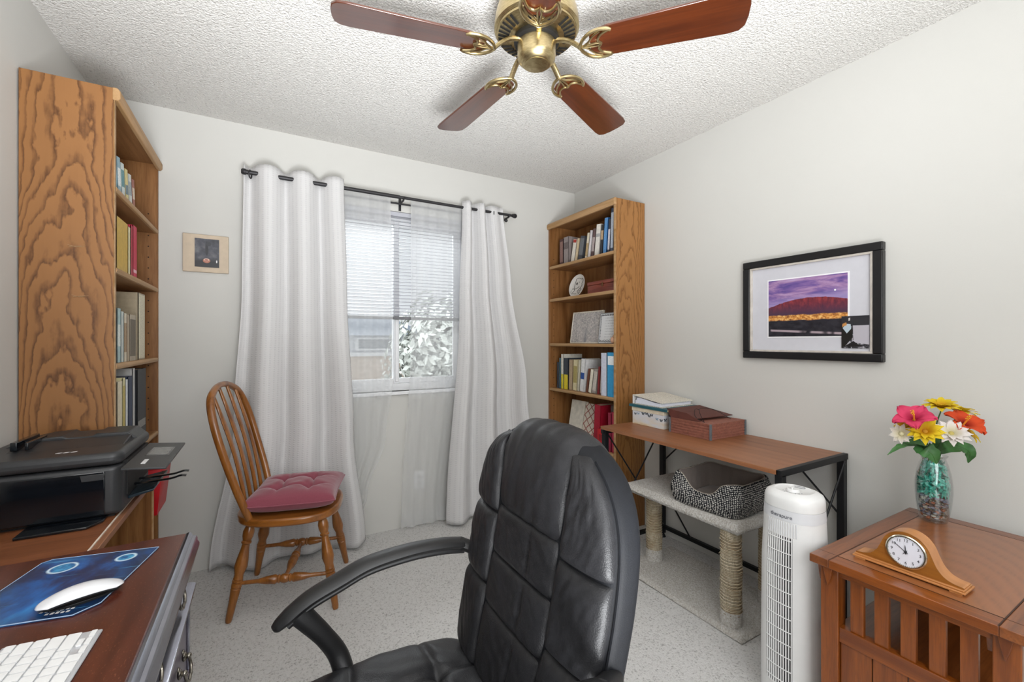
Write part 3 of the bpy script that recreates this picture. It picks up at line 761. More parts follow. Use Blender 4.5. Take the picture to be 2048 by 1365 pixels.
# two leaning frames on the third shelf
def frame_thing(name, label, cat, pa, pb, h, lean, xo, fw, mfr, mface, depth=.014, inner=None):
    y0, y1 = yR(pb), yR(pa); e = thing(name, (RX + xo, (y0 + y1) / 2, 1.2125), label, cat); e.rotation_euler = (0, R(lean), 0)
    WM[e.name] = Matrix.Translation((RX + xo, (y0 + y1) / 2, 1.2125)) @ Matrix.Rotation(R(lean), 4, 'Y')
    hw = (y1 - y0) / 2; b = MB()
    b.box(0, depth, -hw, hw, 0, fw); b.box(0, depth, -hw, hw, h - fw, h); b.box(0, depth, -hw, -hw + fw, fw, h - fw); b.box(0, depth, hw - fw, hw, fw, h - fw)
    b.build('frame', mfr, e, bevel=.0015)
    MB().box(.004, depth, -hw + fw, hw - fw, fw, h - fw).build('picture', mface, e)
    return e, hw
def m_grayscene():
    t = NT('faded_print'); v = t.coords((1, 1, 1))
    sep = t.n('ShaderNodeSeparateXYZ', {0: v})
    n = t.noise(t.coords((70, 70, 70)), 1, 5, .7, .6); n2 = t.noise(t.coords((1, 22, 9)), 1, 3)
    c = t.ramp(n, [(.32, hx('#6f7076')), (.5, hx('#a9a5a2')), (.68, hx('#d8d2cc'))])
    g = t.math('SUBTRACT', 1.0, t.math('MULTIPLY', t.math('ABSOLUTE', sep.outputs[1]), 38))
    zz = t.ramp(sep.outputs[2], [(.03, (1, 1, 1, 1)), (.15, (0, 0, 0, 1))])
    c = t.mix(t.math('MULTIPLY', t.math('MAXIMUM', g, 0), t.math('MULTIPLY', zz, .8)), c, hx('#5b6472'))
    c = t.mix(t.math('MULTIPLY', n2, .3), c, hx('#e2d9d6'))
    t.bsdf(color=c, rough=.35); return t.mat
frame_thing('garden_photograph', 'cream framed faded garden photograph leaning on the bookcase shelf', 'picture frame', 1130, 1190, .238, 8, .075, .009, plain('cream_frame', '#d9d2c3', .5), m_grayscene())
def m_cert():
    t = NT('certificate_paper'); v = t.coords()
    sep = t.n('ShaderNodeSeparateXYZ', {0: v})
    rows = t.n('ShaderNodeTexWave', {'Vector': v, 'Scale': 17}, bands_direction='Z').outputs[1]
    n = t.noise(t.coords((1, 190, 60)), 1, 2)
    ink = t.math('MULTIPLY', t.ramp(rows, [(.72, (0, 0, 0, 1)), (.8, (1, 1, 1, 1))]), t.ramp(n, [(.45, (0, 0, 0, 1)), (.5, (1, 1, 1, 1))]))
    mk = t.math('MULTIPLY', t.ramp(t.math('ABSOLUTE', sep.outputs[1]), [(.045, (1, 1, 1, 1)), (.055, (0, 0, 0, 1))]), ink)
    c = t.mix(t.math('MULTIPLY', mk, .45), hx('#d9dadb'), hx('#7d7f82'))
    t.bsdf(color=c, rough=.25); return t.mat
fr, hw = frame_thing('framed_certificate', 'silver framed certificate with a dotted border leaning on the shelf', 'picture frame', 1192, 1236, .212, 7, .045, .006, plain('silver_frame', '#a9aaab', .35, metal=.6), m_cert())
b = MB(); k = 0
for i in range(22):
    y = lerp(-hw + .012, hw - .012, i / 21)
    for z in (.017, .195): b.box(.0025, .0045, y - .003, y + .003, z - .002 * (1 + i % 2), z + .002 * (1 + i % 3))
for i in range(18):
    z = lerp(.02, .19, i / 17)
    for y in (-hw + .012, hw - .012): b.box(.0025, .0045, y - .002 * (1 + i % 2), y + .002, z - .003, z + .003)
b.build('border_print', plain('border_ink', '#55565a', .6), fr)
og = thing('shell_ornament', (RX + .02, yR(1229), 1.212), 'small peach coloured ornament in front of the certificate', 'ornament')
MB().ball((RX + .022, yR(1228), 1.2125 + .024), .023, 14, 10, (.7, .8, 1.04)).build('body', plain('peach', '#c79a7e', .6), og, world=True)
MB().ball((RX + .02, yR(1231), 1.2125 + .05), .011, 12, 8).build('knob', plain('peach', '#c79a7e', .6), og, world=True)
# ================================================================== small picture on the window wall
sp_ = thing('wall_plaque', (-.27, YB, 1.60), 'small beige picture plaque with a dark still life hung by the drape', 'picture')
def m_still():
    t = NT('dark_still_life'); v = t.coords(); sep = t.n('ShaderNodeSeparateXYZ', {0: v})
    n = t.noise(t.coords((26, 26, 26)), 1, 4)
    c = t.ramp(n, [(.3, hx('#2b2c33')), (.5, hx('#44454f')), (.7, hx('#6a6b70'))])
    lo = t.ramp(sep.outputs[2], [(.055, (1, 1, 1, 1)), (.075, (0, 0, 0, 1))])
    c = t.mix(lo, c, hx('#1c1c22'))
    def blob(y, z, ry, rz, col, c):
        dx = t.math('DIVIDE', t.math('SUBTRACT', sep.outputs[0], y), ry); dz = t.math('DIVIDE', t.math('SUBTRACT', sep.outputs[2], z), rz)
        d = t.math('ADD', t.math('MULTIPLY', dx, dx), t.math('MULTIPLY', dz, dz))
        return t.mix(t.ramp(d, [(.8, (1, 1, 1, 1)), (1.05, (0, 0, 0, 1))]), c, col)
    c = blob(.004, .125, .007, .040, hx('#26272d'), c); c = blob(.012, .15, .012, .012, hx('#33343b'), c)
    c = blob(.003, .060, .017, .013, hx('#b0705a'), c); c = blob(.003, .065, .013, .007, hx('#d9c0b0'), c); c = blob(.003, .064, .009, .004, hx('#9a4a38'), c)
    c = blob(.048, .058, .003, .008, hx('#e8e8e8'), c)
    t.bsdf(color=c, rough=.4); return t.mat
MB().box(-.371, -.168, YB - .016, YB, 1.598, 1.799).build('board', plain('beige_board', '#c6b59f', .6, var=.03), sp_, world=True, bevel=.003)
MB().box(-.319, -.211, YB - .0175, YB - .015, 1.625, 1.777).build('print', m_still(), sp_, world=True)
# ================================================================== large framed photograph on the wall
Y0, Y1, Z0, Z1 = .79, 1.385, 1.142, 1.638
fp = thing('framed_photograph', (XR, (Y0 + Y1) / 2, Z0), 'black framed landscape photograph with wide white mat on the wall', 'picture')
M_BLK = plain('black_frame', '#121214', .35, var=.02)
b = MB(); w_ = .035
for (ya, yb_, za, zb) in ((Y0, Y1, Z0, Z0 + w_), (Y0, Y1, Z1 - w_, Z1), (Y0, Y0 + w_, Z0 + w_, Z1 - w_), (Y1 - w_, Y1, Z0 + w_, Z1 - w_)):
    b.box(XR - .032, XR - .001, ya, yb_, za, zb)
b.build('frame', M_BLK, fp, world=True, bevel=.004)
b = MB(); g = w_; s_ = .009
for (ya, yb_, za, zb) in ((Y0 + g, Y1 - g, Z0 + g, Z0 + g + s_), (Y0 + g, Y1 - g, Z1 - g - s_, Z1 - g), (Y0 + g, Y0 + g + s_, Z0 + g + s_, Z1 - g - s_), (Y1 - g - s_, Y1 - g, Z0 + g + s_, Z1 - g - s_)):
    b.box(XR - .027, XR - .004, ya, yb_, za, zb)
b.build('inner_fillet', plain('silver_fillet', '#cfc8bf', .4, metal=.2), fp, world=True, bevel=.001)
MB().box(XR - .014, XR - .004, Y0 + g + s_, Y1 - g - s_, Z0 + g + s_, Z1 - g - s_).build('mat', plain('white_mat', '#c9c9d0', .8, var=.01), fp, world=True)
PY0, PY1, PZ0, PZ1 = .918, 1.258, 1.252, 1.528
def m_sunset():
    t = NT('desert_sunset_photo'); v = t.coords(loc=(0, 0, -(PZ0 - Z0)))
    sep = t.n('ShaderNodeSeparateXYZ', {0: v})
    y = t.math('MULTIPLY', sep.outputs[1], -1.0); z = t.math('DIVIDE', sep.outputs[2], PZ1 - PZ0)
    cl = t.noise(t.coords((1, 7, 34), rot=(R(8), 0, 0)), 1, 4, .6, .4)
    sky = t.ramp(cl, [(.3, hx('#4a3f86')), (.45, hx('#7c5f9c')), (.55, hx('#a582ac')), (.7, hx('#b79ec4'))])
    pale = t.ramp(t.math('ADD', z, t.math('MULTIPLY', y, -.35)), [(.60, (1, 1, 1, 1)), (.74, (0, 0, 0, 1))])
    sky = t.mix(t.math('MULTIPLY', pale, .75), sky, hx('#9a8fc0'))
    rg = t.noise(t.coords((1, 40, 0)), 1, 4); ridge = t.math('ADD', t.math('MULTIPLY', t.math('SUBTRACT', rg, .5), .035), t.math('SUBTRACT', .655, t.math('MULTIPLY', t.math('POWER', t.math('SUBTRACT', y, .03), 2.0), 3.6)))
    mt = t.noise(t.coords((1, 60, 30)), 1, 5, .65)
    mcol = t.ramp(mt, [(.3, hx('#4e2437')), (.5, hx('#7a2f3a')), (.7, hx('#9c3f42'))])
    mcol = t.mix(t.ramp(z, [(.40, (1, 1, 1, 1)), (.60, (0, 0, 0, 1))]), mcol, hx('#4b3248'))
    c = t.mix(t.math('GREATER_THAN', ridge, z), sky, mcol)
    nl = t.noise(t.coords((1, 55, 90)), 1, 4, .7); wob = t.math('MULTIPLY', t.math('SUBTRACT', t.noise(t.coords((1, 18, 0)), 1, 2), .5), .06)
    zl = t.math('ADD', z, wob)
    lights = t.ramp(nl, [(.35, hx('#7a4a2c')), (.5, hx('#d08a3f')), (.62, hx('#f2c982'))])
    c = t.mix(t.ramp(zl, [(.27, (0, 0, 0, 1)), (.29, (1, 1, 1, 1)), (.36, (1, 1, 1, 1)), (.38, (0, 0, 0, 1))]), c, lights)
    fg = t.ramp(t.noise(t.coords((1, 30, 50)), 1, 4), [(.35, hx('#16161e')), (.6, hx('#2e2d35'))])
    c = t.mix(t.math('LESS_THAN', zl, .275), c, fg)
    road = t.math('ABSOLUTE', t.math('SUBTRACT', t.math('ADD', z, t.math('MULTIPLY', y, .22)), .075))
    c = t.mix(t.math('MULTIPLY', t.ramp(road, [(.012, (1, 1, 1, 1)), (.022, (0, 0, 0, 1))]), t.ramp(t.noise(t.coords((1, 12, 3)), 1, 2), [(.45, (0, 0, 0, 1)), (.5, (1, 1, 1, 1))])), c, hx('#a8989f'))
    my = t.math('SUBTRACT', y, .122); mz = t.math('SUBTRACT', sep.outputs[2], .205)
    d = t.math('ADD', t.math('MULTIPLY', my, my), t.math('MULTIPLY', mz, mz))
    c = t.mix(t.math('LESS_THAN', d, .000016), c, (.95, .95, .95, 1))
    t.bsdf(color=c, rough=.3); return t.mat
MB().box(XR - .016, XR - .0138, PY0 - .006, PY1 + .006, PZ0 - .006, PZ1 + .006).build('mat_bevel', plain('mat_bevel_white', '#f0f0f2', .8, var=.01), fp, world=True)
MB().box(XR - .0175, XR - .0158, PY0, PY1, PZ0, PZ1).build('photo', m_sunset(), fp, world=True)
def m_inset():
    t = NT('event_snapshot'); v = t.coords(loc=(0, 0, 0)); sep = t.n('ShaderNodeSeparateXYZ', {0: v})
    n = t.noise(t.coords((1, 60, 45)), 1, 4, .6, .8)
    c = t.ramp(n, [(.42, hx('#1b1a1d')), (.5, hx('#4c4b52')), (.58, hx('#b9b7be'))])
    return t, c, sep
t, c, sep = m_inset()
IY, IZ = (.84 + .94) / 2 - (Y0 + Y1) / 2, 1.205 - Z0
def tri(t, c, pts, col):
    # convex polygon in (y to the viewer's right, z up) millimetres
    y = t.math('MULTIPLY', t.math('SUBTRACT', sep.outputs[1], IY), -1000.0); z = t.math('MULTIPLY', t.math('SUBTRACT', sep.outputs[2], IZ), 1000.0)
    f = None
    for (ax, ay), (bx, by) in zip(pts, pts[1:] + pts[:1]):
        e = t.math('SUBTRACT', t.math('MULTIPLY', t.math('SUBTRACT', z, ay), bx - ax), t.math('MULTIPLY', t.math('SUBTRACT', y, ax), by - ay))
        g = t.math('GREATER_THAN', e, 0.0); f = g if f is None else t.math('MULTIPLY', f, g)
    return t.mix(f, c, col)
c = tri(t, c, [(-50, 88), (50, 88), (50, 136), (-50, 136)], hx('#2c2d33'))
c = tri(t, c, [(-5, 20), (50, 10), (50, 92), (-8, 92)], hx('#b7b4bd'))
c = tri(t, c, [(-50, 0), (50, 0), (48, 22), (18, 42), (-6, 25), (-50, 60)], hx('#1a191b'))
c = tri(t, c, [(-50, 0), (-5, 0), (-8, 40), (12, 66), (-8, 80), (-50, 90)], hx('#191817'))
c = tri(t, c, [(-30, 58), (-14, 78), (-16, 98), (-30, 100), (-46, 82)], hx('#b4c4cf'))
c = tri(t, c, [(-48, 86), (-30, 94), (-32, 106), (-46, 100)], hx('#c08a4e'))
c = tri(t, c, [(-24, 112), (-18, 114), (-18, 126), (-24, 124)], hx('#cfcac6'))
t.bsdf(color=c, rough=.3)
MB().box(XR - .0195, XR - .0172, .84, .94, 1.199, 1.338).build('snapshot', t.mat, fp, world=True)
# ================================================================== windsor chair
M_CH = wood('honey_oak', '#9a622c', '#6c3d12', 'z', 1.5, .3, coat=.5, dist=.7)
M_CHX = wood('honey_oak_seat', '#9a5f26', '#6c3d12', 'x', 1.5, .3, coat=.5, dist=.7)
wc = thing('windsor_chair', (.13, 2.40, 0), 'honey oak bow-back windsor chair with arrow spindles by the drape', 'chair', R(-14.9))
SZ_ = .437
pts = []
for k in range(48):
    a = 2 * math.pi * k / 48; c, s = math.cos(a), math.sin(a)
    rx = .222 if c > 0 else .232; ry = .222
    p = 2.6
    pts.append((math.copysign(abs(c) ** (2 / p), c) * rx, math.copysign(abs(s) ** (2 / p), s) * (ry + .012 * c)))
MB().prism(pts, SZ_ - .036, SZ_).build('seat', M_CHX, wc, bevel=.010, seg=4)
LEG = [(0, .011), (.03, .014), (.20, .0165), (.335, .0205), (.345, .017), (.352, .0215), (.39, .021), (.395, .018), (.405, .0215), (.42, .0215), (.425, .0175), (.435, .020), (.45, .019), (.48, .0185), (.56, .0265), (.63, .024), (.75, .0165), (.79, .0155), (.80, .0205), (.815, .0205), (.825, .0165), (.87, .022), (.92, .0235), (.97, .018), (1, .013)]
tops = {}
for sx, sy, n in ((-1, -1, 0), (-1, 1, 1), (1, -1, 2), (1, 1, 3)):
    f = Vector(((-.222 if sx < 0 else .219), .201 * sy if sx < 0 else .215 * sy, 0)); t_ = Vector((.150 * sx, .145 * sy, SZ_ - .034))
    MB().turned(f, t_, LEG, 20).build('leg', M_CH, wc); tops[(sx, sy)] = (f, t_)
STR = [(0, .008), (.05, .0085), (.22, .0095), (.30, .0165), (.40, .0205), (.425, .0145), (.435, .0185), (.445, .0185), (.455, .014), (.47, .0185), (.5, .0205), (.53, .0185), (.545, .014), (.555, .0185), (.565, .0185), (.575, .0145), (.60, .0205), (.70, .0165), (.78, .0095), (.95, .0085), (1, .008)]
mids = []
for sy in (-1, 1):
    a = lerp(*tops[(-1, sy)], .385); c_ = lerp(*tops[(1, sy)], .385)
    MB().turned(a, c_, STR, 16).build('side_stretcher', M_CH, wc); mids.append((a + c_) / 2)
MB().turned(mids[0], mids[1], STR, 16).build('cross_stretcher', M_CH, wc)
# bow
def bowp(t):      # t 0..1 round the hoop
    tab = [(0, (-.147, -.172, .43)), (.1, (-.185, -.208, .57)), (.22, (-.228, -.224, .72)), (.34, (-.268, -.222, .865)), (.42, (-.297, -.180, .965)), (.46, (-.310, -.095, 1.010)), (.5, (-.314, 0, 1.024))]
    return tab
tab = bowp(0); P = [p for _, p in tab] + [(x, -y, z) for _, (x, y, z) in tab[-2::-1]]
bp = catmull(P, 8)
MB().tube(bp, [(.0135, .0165)] * len(bp), 12, ref=(1, 0, 0)).build('bow', M_CH, wc)
for k in range(4):
    y1 = (-.138, -.048, .048, .138)[k]; y0 = (-.118, -.040, .040, .118)[k]
    a = Vector((-.172, y0, SZ_ - .01)); zt = (.992, 1.018, 1.018, .992)[k]
    b_ = Vector((-.150 - .28 * (zt - .44), y1, zt))
    N = 22; pp = []; rr = []
    for i in range(N + 1):
        t = i / N; p = lerp(a, b_, t) + Vector((.02 * math.sin(math.pi * t), 0, 0)); pp.append(p)
        wd = lin([(0, .0085), (.18, .0085), (.24, .0095), (.34, .019), (.50, .0175), (.72, .021), (.80, .019), (.87, .0095), (1, .0075)], t)
        th = lin([(0, .0085), (.24, .009), (.34, .0075), (.8, .0065), (.88, .0075), (1, .007)], t)
        rr.append((wd, th))
    MB().tube(pp, rr, 12, ref=(1, 0, 0)).build('spindle', M_CH, wc)
# tufted cushion
M_CUSH = fabric('wine_cotton', '#884552', .85, 700, .3, .06, .4)
cu = thing('seat_cushion', (.13, 2.40, SZ_), 'tufted wine red cushion on the windsor chair seat', 'cushion', R(-14.9))
def cush(sgn):
    def fn(u, v):
        a, b2 = u * 2 - 1, v * 2 - 1
        pin = 1 - .05 * (1 - abs(a) ** 2) * abs(b2) ** 6 - .0
        x = a * .195 * (1 - .05 * (1 - b2 * b2)) ; y = b2 * .197 * (1 - .05 * (1 - a * a))
        e = max(0, (1 - abs(a) ** 3.6)) ** .36 * max(0, (1 - abs(b2) ** 3.6)) ** .36
        h = .055 * e
        if sgn > 0:
            dm = 0
            for tx in (-.36, .36):
                for ty in (-.36, .36):
                    d = math.hypot(a - tx, b2 - ty); dm += .62 * math.exp(-(d / .15) ** 2)
            for tx in (-.36, .36):
                dm += .26 * math.exp(-((a - tx) / .05) ** 2) * (1 if abs(b2) < .4 else math.exp(-((abs(b2) - .4) / .3) ** 2))
                dm += .26 * math.exp(-((b2 - tx) / .05) ** 2) * (1 if abs(a) < .4 else math.exp(-((abs(a) - .4) / .3) ** 2))
            h *= max(.2, 1 - dm) * 1.12
            h += .0035 * noise.noise(Vector((a * 4, b2 * 4, 3))) * e
            z = .049 + h
        else: z = .049 - h * .85
        z += .008 * (abs(a) * abs(b2)) ** 3
        return (x + .018, y, z)
    return fn
b = MB().grid(cush(1), 64, 64).grid(cush(-1), 40, 40)
co_ = b.build('pad', M_CUSH, cu, ang=75)
b = MB()
edge = [(-1 + 2 * k / 20, -1) for k in range(20)] + [(1, -1 + 2 * k / 20) for k in range(20)] + [(1 - 2 * k / 20, 1) for k in range(20)] + [(-1, 1 - 2 * k / 20) for k in range(20)]
f = cush(1)
b.tube([f((a + 1) / 2, (c_ + 1) / 2) for a, c_ in edge], .0032, 6, closed=True).build('piping', M_CUSH, cu)
tb = None
for tx in (-.36, .36):
    for ty in (-.36, .36):
        p = Vector(f((tx + 1) / 2, (ty + 1) / 2)) + Vector((0, 0, .001))
        if tb is None:
            tb = MB().ball((0, 0, 0), .006, 10, 6, (1, 1, .4)).build('tuft', M_CUSH, cu); tb.location = p
        else: inst(tb, cu, Matrix.Translation(p))
# ================================================================== office chair
def m_leather(name, col, bs=.22, rough=.42):
    t = NT(name); v = t.coords()
    vo = t.n('ShaderNodeTexVoronoi', {'Vector': v, 'Scale': 420}).outputs[0]
    n = t.noise(v, 60, 3); cr = t.noise(t.coords((18, 9, 9)), 1, 4, .6, 1.0)
    h = t.math('ADD', t.math('MULTIPLY', vo, .35), t.math('MULTIPLY', cr, 1.4))
    c = t.ramp(n, [(.3, tuple([x * .85 for x in hx(col)[:3]] + [1])), (.7, tuple([x * 1.15 for x in hx(col)[:3]] + [1]))])
    t.bsdf(color=c, rough=rough, spec=.3, normal=t.bump(h, bs, .004)); return t.mat
M_LEA = m_leather('black_leather', '#222224'); M_LEA2 = m_leather('black_leather_side', '#0e1015', .12, .66)
M_PLAS = plain('black_plastic', '#1b1b1c', .42, bump=.15, bscale=700, var=.04)
YC = .795
oc = thing('office_chair', (.27, YC, 0), 'black leather executive office chair with padded back and looped arms', 'office chair')
ZB, ZT = .46, 1.044
def bw(t):
    base = lin([(0, .212), (.15, .236), (.35, .256), (.5, .260)], t)
    if t > .5: base = .260 * max(0, 1 - ((t - .5) / .5) ** 3.5) ** .50
    return base
def bxf(t): return .405 + .112 * t + .012 * math.sin(t * math.pi)      # front face recline
def bT(t): return .050 * (1 if t < .8 else max(.0, 1 - ((t - .8) / .2) ** 3 * .55))
PP, QQ = .42, .62
def shell(th, t):
    c, s = math.cos(th), math.sin(th)
    return (bxf(t) + .050 - bT(t) * math.copysign(abs(s) ** QQ, s), YC + bw(t) * math.copysign(abs(c) ** PP, c), ZB + (ZT - ZB) * t)
tm = lambda v: 1 - (1 - v) ** 1.6
b = MB().grid(lambda u, v: shell(2 * math.pi * u, tm(v) * .9995), 96, 70, cu=True)
b.f.append(list(range(96))); b.m.append(0)
back = b.build('backrest', M_LEA2, oc, world=True, ang=70)
def fpt(s, t, out=0):      # point on the front face
    k = min(1, abs(s)) ** (1 / PP); q = max(0, 1 - k * k) ** (QQ / 2)
    return Vector((bxf(t) + .050 - bT(t) * q - out, YC + s * bw(t) + out * .5 * math.copysign(abs(s) ** 3, s), ZB + (ZT - ZB) * t))
def pad(name, s0, s1, t0, t1, puff, mat=None, nu=36, nv=36, groove=None, wr=0, e=4.0, seed=0, sf=None):
    def fn(u, v):
        a, b2 = u * 2 - 1, v * 2 - 1
        t = lerp(t0, t1, v); sa, sb = (s0, s1) if sf is None else sf(t)
        s = lerp(sa, sb, u)
        o = puff * max(0, 1 - abs(a) ** e) ** .5 * max(0, 1 - abs(b2) ** e) ** .5 - .006
        if groove is not None: o -= .006 * math.exp(-((a - groove) / .05) ** 2) * max(0, 1 - b2 * b2)
        if wr: o += wr * noise.noise(Vector((a * 1.2 + b2 * 1.8, a * 4.5 - b2 * 2.6, seed))) * max(0, 1 - a ** 4) * max(0, 1 - b2 ** 4)
        return tuple(fpt(s, t, o))
    return MB().grid(fn, nu, nv).build(name, mat or M_LEA, back, world=True, ang=100)
SC = .47
zt_ = lambda z: (z - ZB) / (ZT - ZB)
for k, (za, zb) in enumerate(((.738, .845), (.630, .738), (.49, .630))):
    pad('lumbar_panel', -SC, SC, zt_(za), zt_(zb), .019, groove=-.28, wr=.0025, seed=k, e=7)
for sg in (-1, 1):
    for k, (za, zb) in enumerate(((.82, 1.012), (.66, .82), (.49, .66))):
        def sf(t, sg=sg):
            h = lin([(0, SC), (.62, SC), (.8, .54), (.945, .74)], t)
            return (h * sg, .97 * sg)
        pad('side_bolster', 0, 0, zt_(za), zt_(zb), .022, wr=.0028, seed=5 + k + sg, sf=sf, e=7)
# head cushion folds over the top
hp = catmull([(.492, 0, .838), (.497, 0, .89), (.505, 0, .945), (.515, 0, .990), (.538, 0, 1.026), (.572, 0, 1.030), (.602, 0, 1.005), (.612, 0, .955)], 8)
def headfn(u, v):
    a, b2 = u * 2 - 1, v * 2 - 1
    i = v * (len(hp) - 1); k = min(int(i), len(hp) - 2); p = lerp(hp[k], hp[k + 1], i - k); d = (hp[k + 1] - hp[k]).normalized()
    nrm = Vector((-d.z, 0, d.x))
    o = .027 * max(0, 1 - abs(a) ** 5) ** .5 * max(0, 1 - abs(b2) ** 7) ** .5 - .008
    o += .003 * noise.noise(Vector((a * 5 + b2 * 1.5, b2 * 2.4, 9))) * (1 - a ** 4)
    hw = lin([(0, .123), (.45, .130), (.62, .142), (.8, .150), (1, .145)], v)
    p = p + nrm * o; drop = .030 * abs(a) ** 3 * lin([(0, 0), (.4, .15), (.62, 1), (1, .6)], v)
    return (p.x, YC + a * hw, p.z - drop)
MB().grid(headfn, 50, 60).build('head_cushion', M_LEA, back, world=True, ang=100)
for sg in (-1, 1):
    pp = [fpt(sg * .985, t, .002) for t in [.03 + .90 * k / 40 for k in range(41)]]
    MB().tube(pp, .0036, 6).build('piping', M_LEA2, back, world=True)
# seat
SX0, SX1 = -.045, .47
def seat(sgn):
    def fn(u, v):
        a, b2 = u * 2 - 1, v * 2 - 1
        m = math.sqrt(max(1e-9, 1 - .5 * b2 * b2)); m2 = math.sqrt(max(1e-9, 1 - .5 * a * a))
        aa = lerp(a, a * m, .55); bb = lerp(b2, b2 * m2, .35)
        x = lerp(SX0, SX1, (aa + 1) / 2); y = YC + bb * .272
        e = max(0, 1 - abs(a) ** 5) ** .5 * max(0, 1 - abs(b2) ** 5) ** .5
        z = .465
        if sgn > 0:
            h = .042 * e
            g = 0
            for y0 in (-.43, .43): g += .010 * math.exp(-((b2 - y0) / .035) ** 2)
            for x0 in (-.30, .42): g += .008 * math.exp(-((a - x0 - .12 * abs(b2)) / .035) ** 2)
            for tx, ty in ((.42, 0), (.42, .43), (.42, -.43), (-.3, .43), (-.3, -.43)): g += .014 * math.exp(-(math.hypot(a - tx - .05, b2 - ty) / .09) ** 2)
            h += e * (.006 * noise.noise(Vector((a * 5 + b2 * 2, b2 * 6, 2))) - g)
            z += h
            z -= .02 * max(0, -a - .5) ** 2 * 4
        else: z -= .05 * e
        return (x, y, z)
    return fn
MB().grid(seat(1), 80, 70).grid(seat(-1), 40, 40).build('seat', M_LEA, oc, world=True, ang=75)
def armset(Y, side):
    tp = [(.462, .690), (.40, .700), (.317, .704), (.22, .696), (.153, .674), (.089, .650), (.045, .622), (.018, .603)]
    c = catmull([(x, Y, z) for x, z in tp], 8); N = len(c)
    rr = [(lin([(0, .024), (.5, .029), (.85, .027), (.95, .022), (1, .010)], i / (N - 1)), lin([(0, .013), (.5, .015), (.85, .014), (1, .008)], i / (N - 1))) for i in range(N)]
    arm = MB().tube(c, rr, 14).build('arm_loop', M_PLAS, oc, world=True)
    c2 = [(x, y, z - .017) for x, y, z in c[:int(N * .86)]]
    MB().tube(c2, [(.016, .010)] * len(c2), 10).build('arm_rib', M_PLAS, arm, world=True)
    c = catmull([(.060, Y, .632), (.085, Y, .600), (.120, Y, .553), (.150, Y, .500), (.165, Y - side * .03, .450), (.18, Y - side * .10, .418)], 6)
    MB().tube(c, [(.020, lin([(0, .026), (.4, .021), (1, .024)], i / (len(c) - 1))) for i in range(len(c))], 12).build('arm_strut', M_PLAS, oc, world=True)
    MB().tube([(.452, Y, .692), (.50, Y - side * .03, .672), (.53, Y - side * .06, .65)], [(.018, .016)] * 3, 10).build('arm_mount', M_PLAS, oc, world=True)
armset(1.078, 1); armset(2 * YC - 1.078, -1)
MB().box(.08, .42, YC - .16, YC + .16, .40, .42).build('seat_plate', M_PLAS, oc, world=True, bevel=.005)
MB().bar((.30, YC, .405), (.545, YC, .43), .07, .012).bar((.545, YC, .425), (.575, YC, .62), .07, .012, (1, 0, 0)).build('back_bar', M_PLAS, oc, world=True)
MB().lathe([(.028, .11), (.028, .30), (.022, .30), (.022, .405)], 20, Matrix.Translation((.24, YC, 0))).build('gas_lift', M_PLAS, oc, world=True)
MB().lathe([(.045, .075), (.045, .115), (.03, .12)], 20, Matrix.Translation((.24, YC, 0))).build('base_hub', M_PLAS, oc, world=True)
for k in range(5):
    a = R(30 + 72 * k); d = Vector((math.cos(a), math.sin(a), 0)); c = Vector((.24, YC, 0))
    ft = MB().tube([c + d * .03 + Vector((0, 0, .10)), c + d * .16 + Vector((0, 0, .09)), c + d * .29 + Vector((0, 0, .07))], [(.022, .018), (.018, .014), (.013, .010)], 10).build('base_foot', M_PLAS, oc, world=True)
    p = c + d * .285 + Vector((0, 0, .027)); sd = Vector((-d.y, d.x, 0))
    MB().turned(p - sd * .022, p + sd * .022, [(0, .022), (.05, .026), (.42, .026), (.45, .012), (.55, .012), (.58, .026), (.95, .026), (1, .022)], 18).tube([p, p + Vector((0, 0, .045))], .008, 8).build('caster', M_PLAS, ft, world=True)
# ================================================================== writing desk
def m_mahog():
    t = NT('dark_mahogany_top'); v = t.coords((30, 3, 30))
    n = t.noise(v, 1.0, 5, .55, .4); sp = t.noise(t.coords((420, 160, 420)), 1, 2)
    c = t.ramp(n, [(.3, hx('#3b1811')), (.5, hx('#4b2115')), (.7, hx('#572a1c'))])
    c = t.mix(t.math('MULTIPLY', t.ramp(sp, [(.62, (0, 0, 0, 1)), (.72, (1, 1, 1, 1))]), .3), c, hx('#a06a4c'))
    t.bsdf(color=c, rough=.28, spec=.5, coat=.25, coatr=.2, normal=t.bump(sp, .05, .001)); return t.mat
M_MAH = m_mahog()
M_EDGE_SHEEN = plain('sheen_moulding', '#a3a4ae', .2, metal=.95, var=.03)  # window sheen on dark wood mouldings, put into a pale metallic colour
M_LAV = plain('mauve_desk_face', '#6f6873', .3, metal=.2, var=.06, vscale=12)  # grey-mauve tone for the desk body and drawer fronts
M_PEW = plain('pewter', '#8f8a80', .25, metal=1.0)
DY0, DY1, DX = .12, 1.318, -.165
dk = thing('writing_desk', (-.44, (DY0 + DY1) / 2, 0), 'dark mahogany desk with moulded edge coloured as window sheen and drawers along the wall', 'desk')
MB().box(XL + .004, DX, DY0, DY1, .738, .760).build('desktop', M_MAH, dk, world=True, bevel=.002)
prof = [(DX, .758), (DX + .006, .7605), (DX + .010, .757), (DX + .013, .751), (DX + .019, .750), (DX + .022, .744), (DX + .022, .738), (DX + .026, .731), (DX + .026, .724), (DX + .012, .716), (DX, .716)]
MB().prism(prof, DY0, DY1 + .004, 'y').build('edge_moulding', M_EDGE_SHEEN, dk, world=True, ang=30)
MB().box(XL + .01, DX - .012, DY0 + .02, DY1 - .01, .06, .738).build('body', M_LAV, dk, world=True)
MB().prism([(DX - .012, .640), (DX + .010, .640), (DX + .020, .636), (DX + .020, .628), (DX + .012, .622), (DX - .012, .622)], DY0 + .02, DY1 - .004, 'y').build('lower_moulding', M_EDGE_SHEEN, dk, world=True, ang=30)
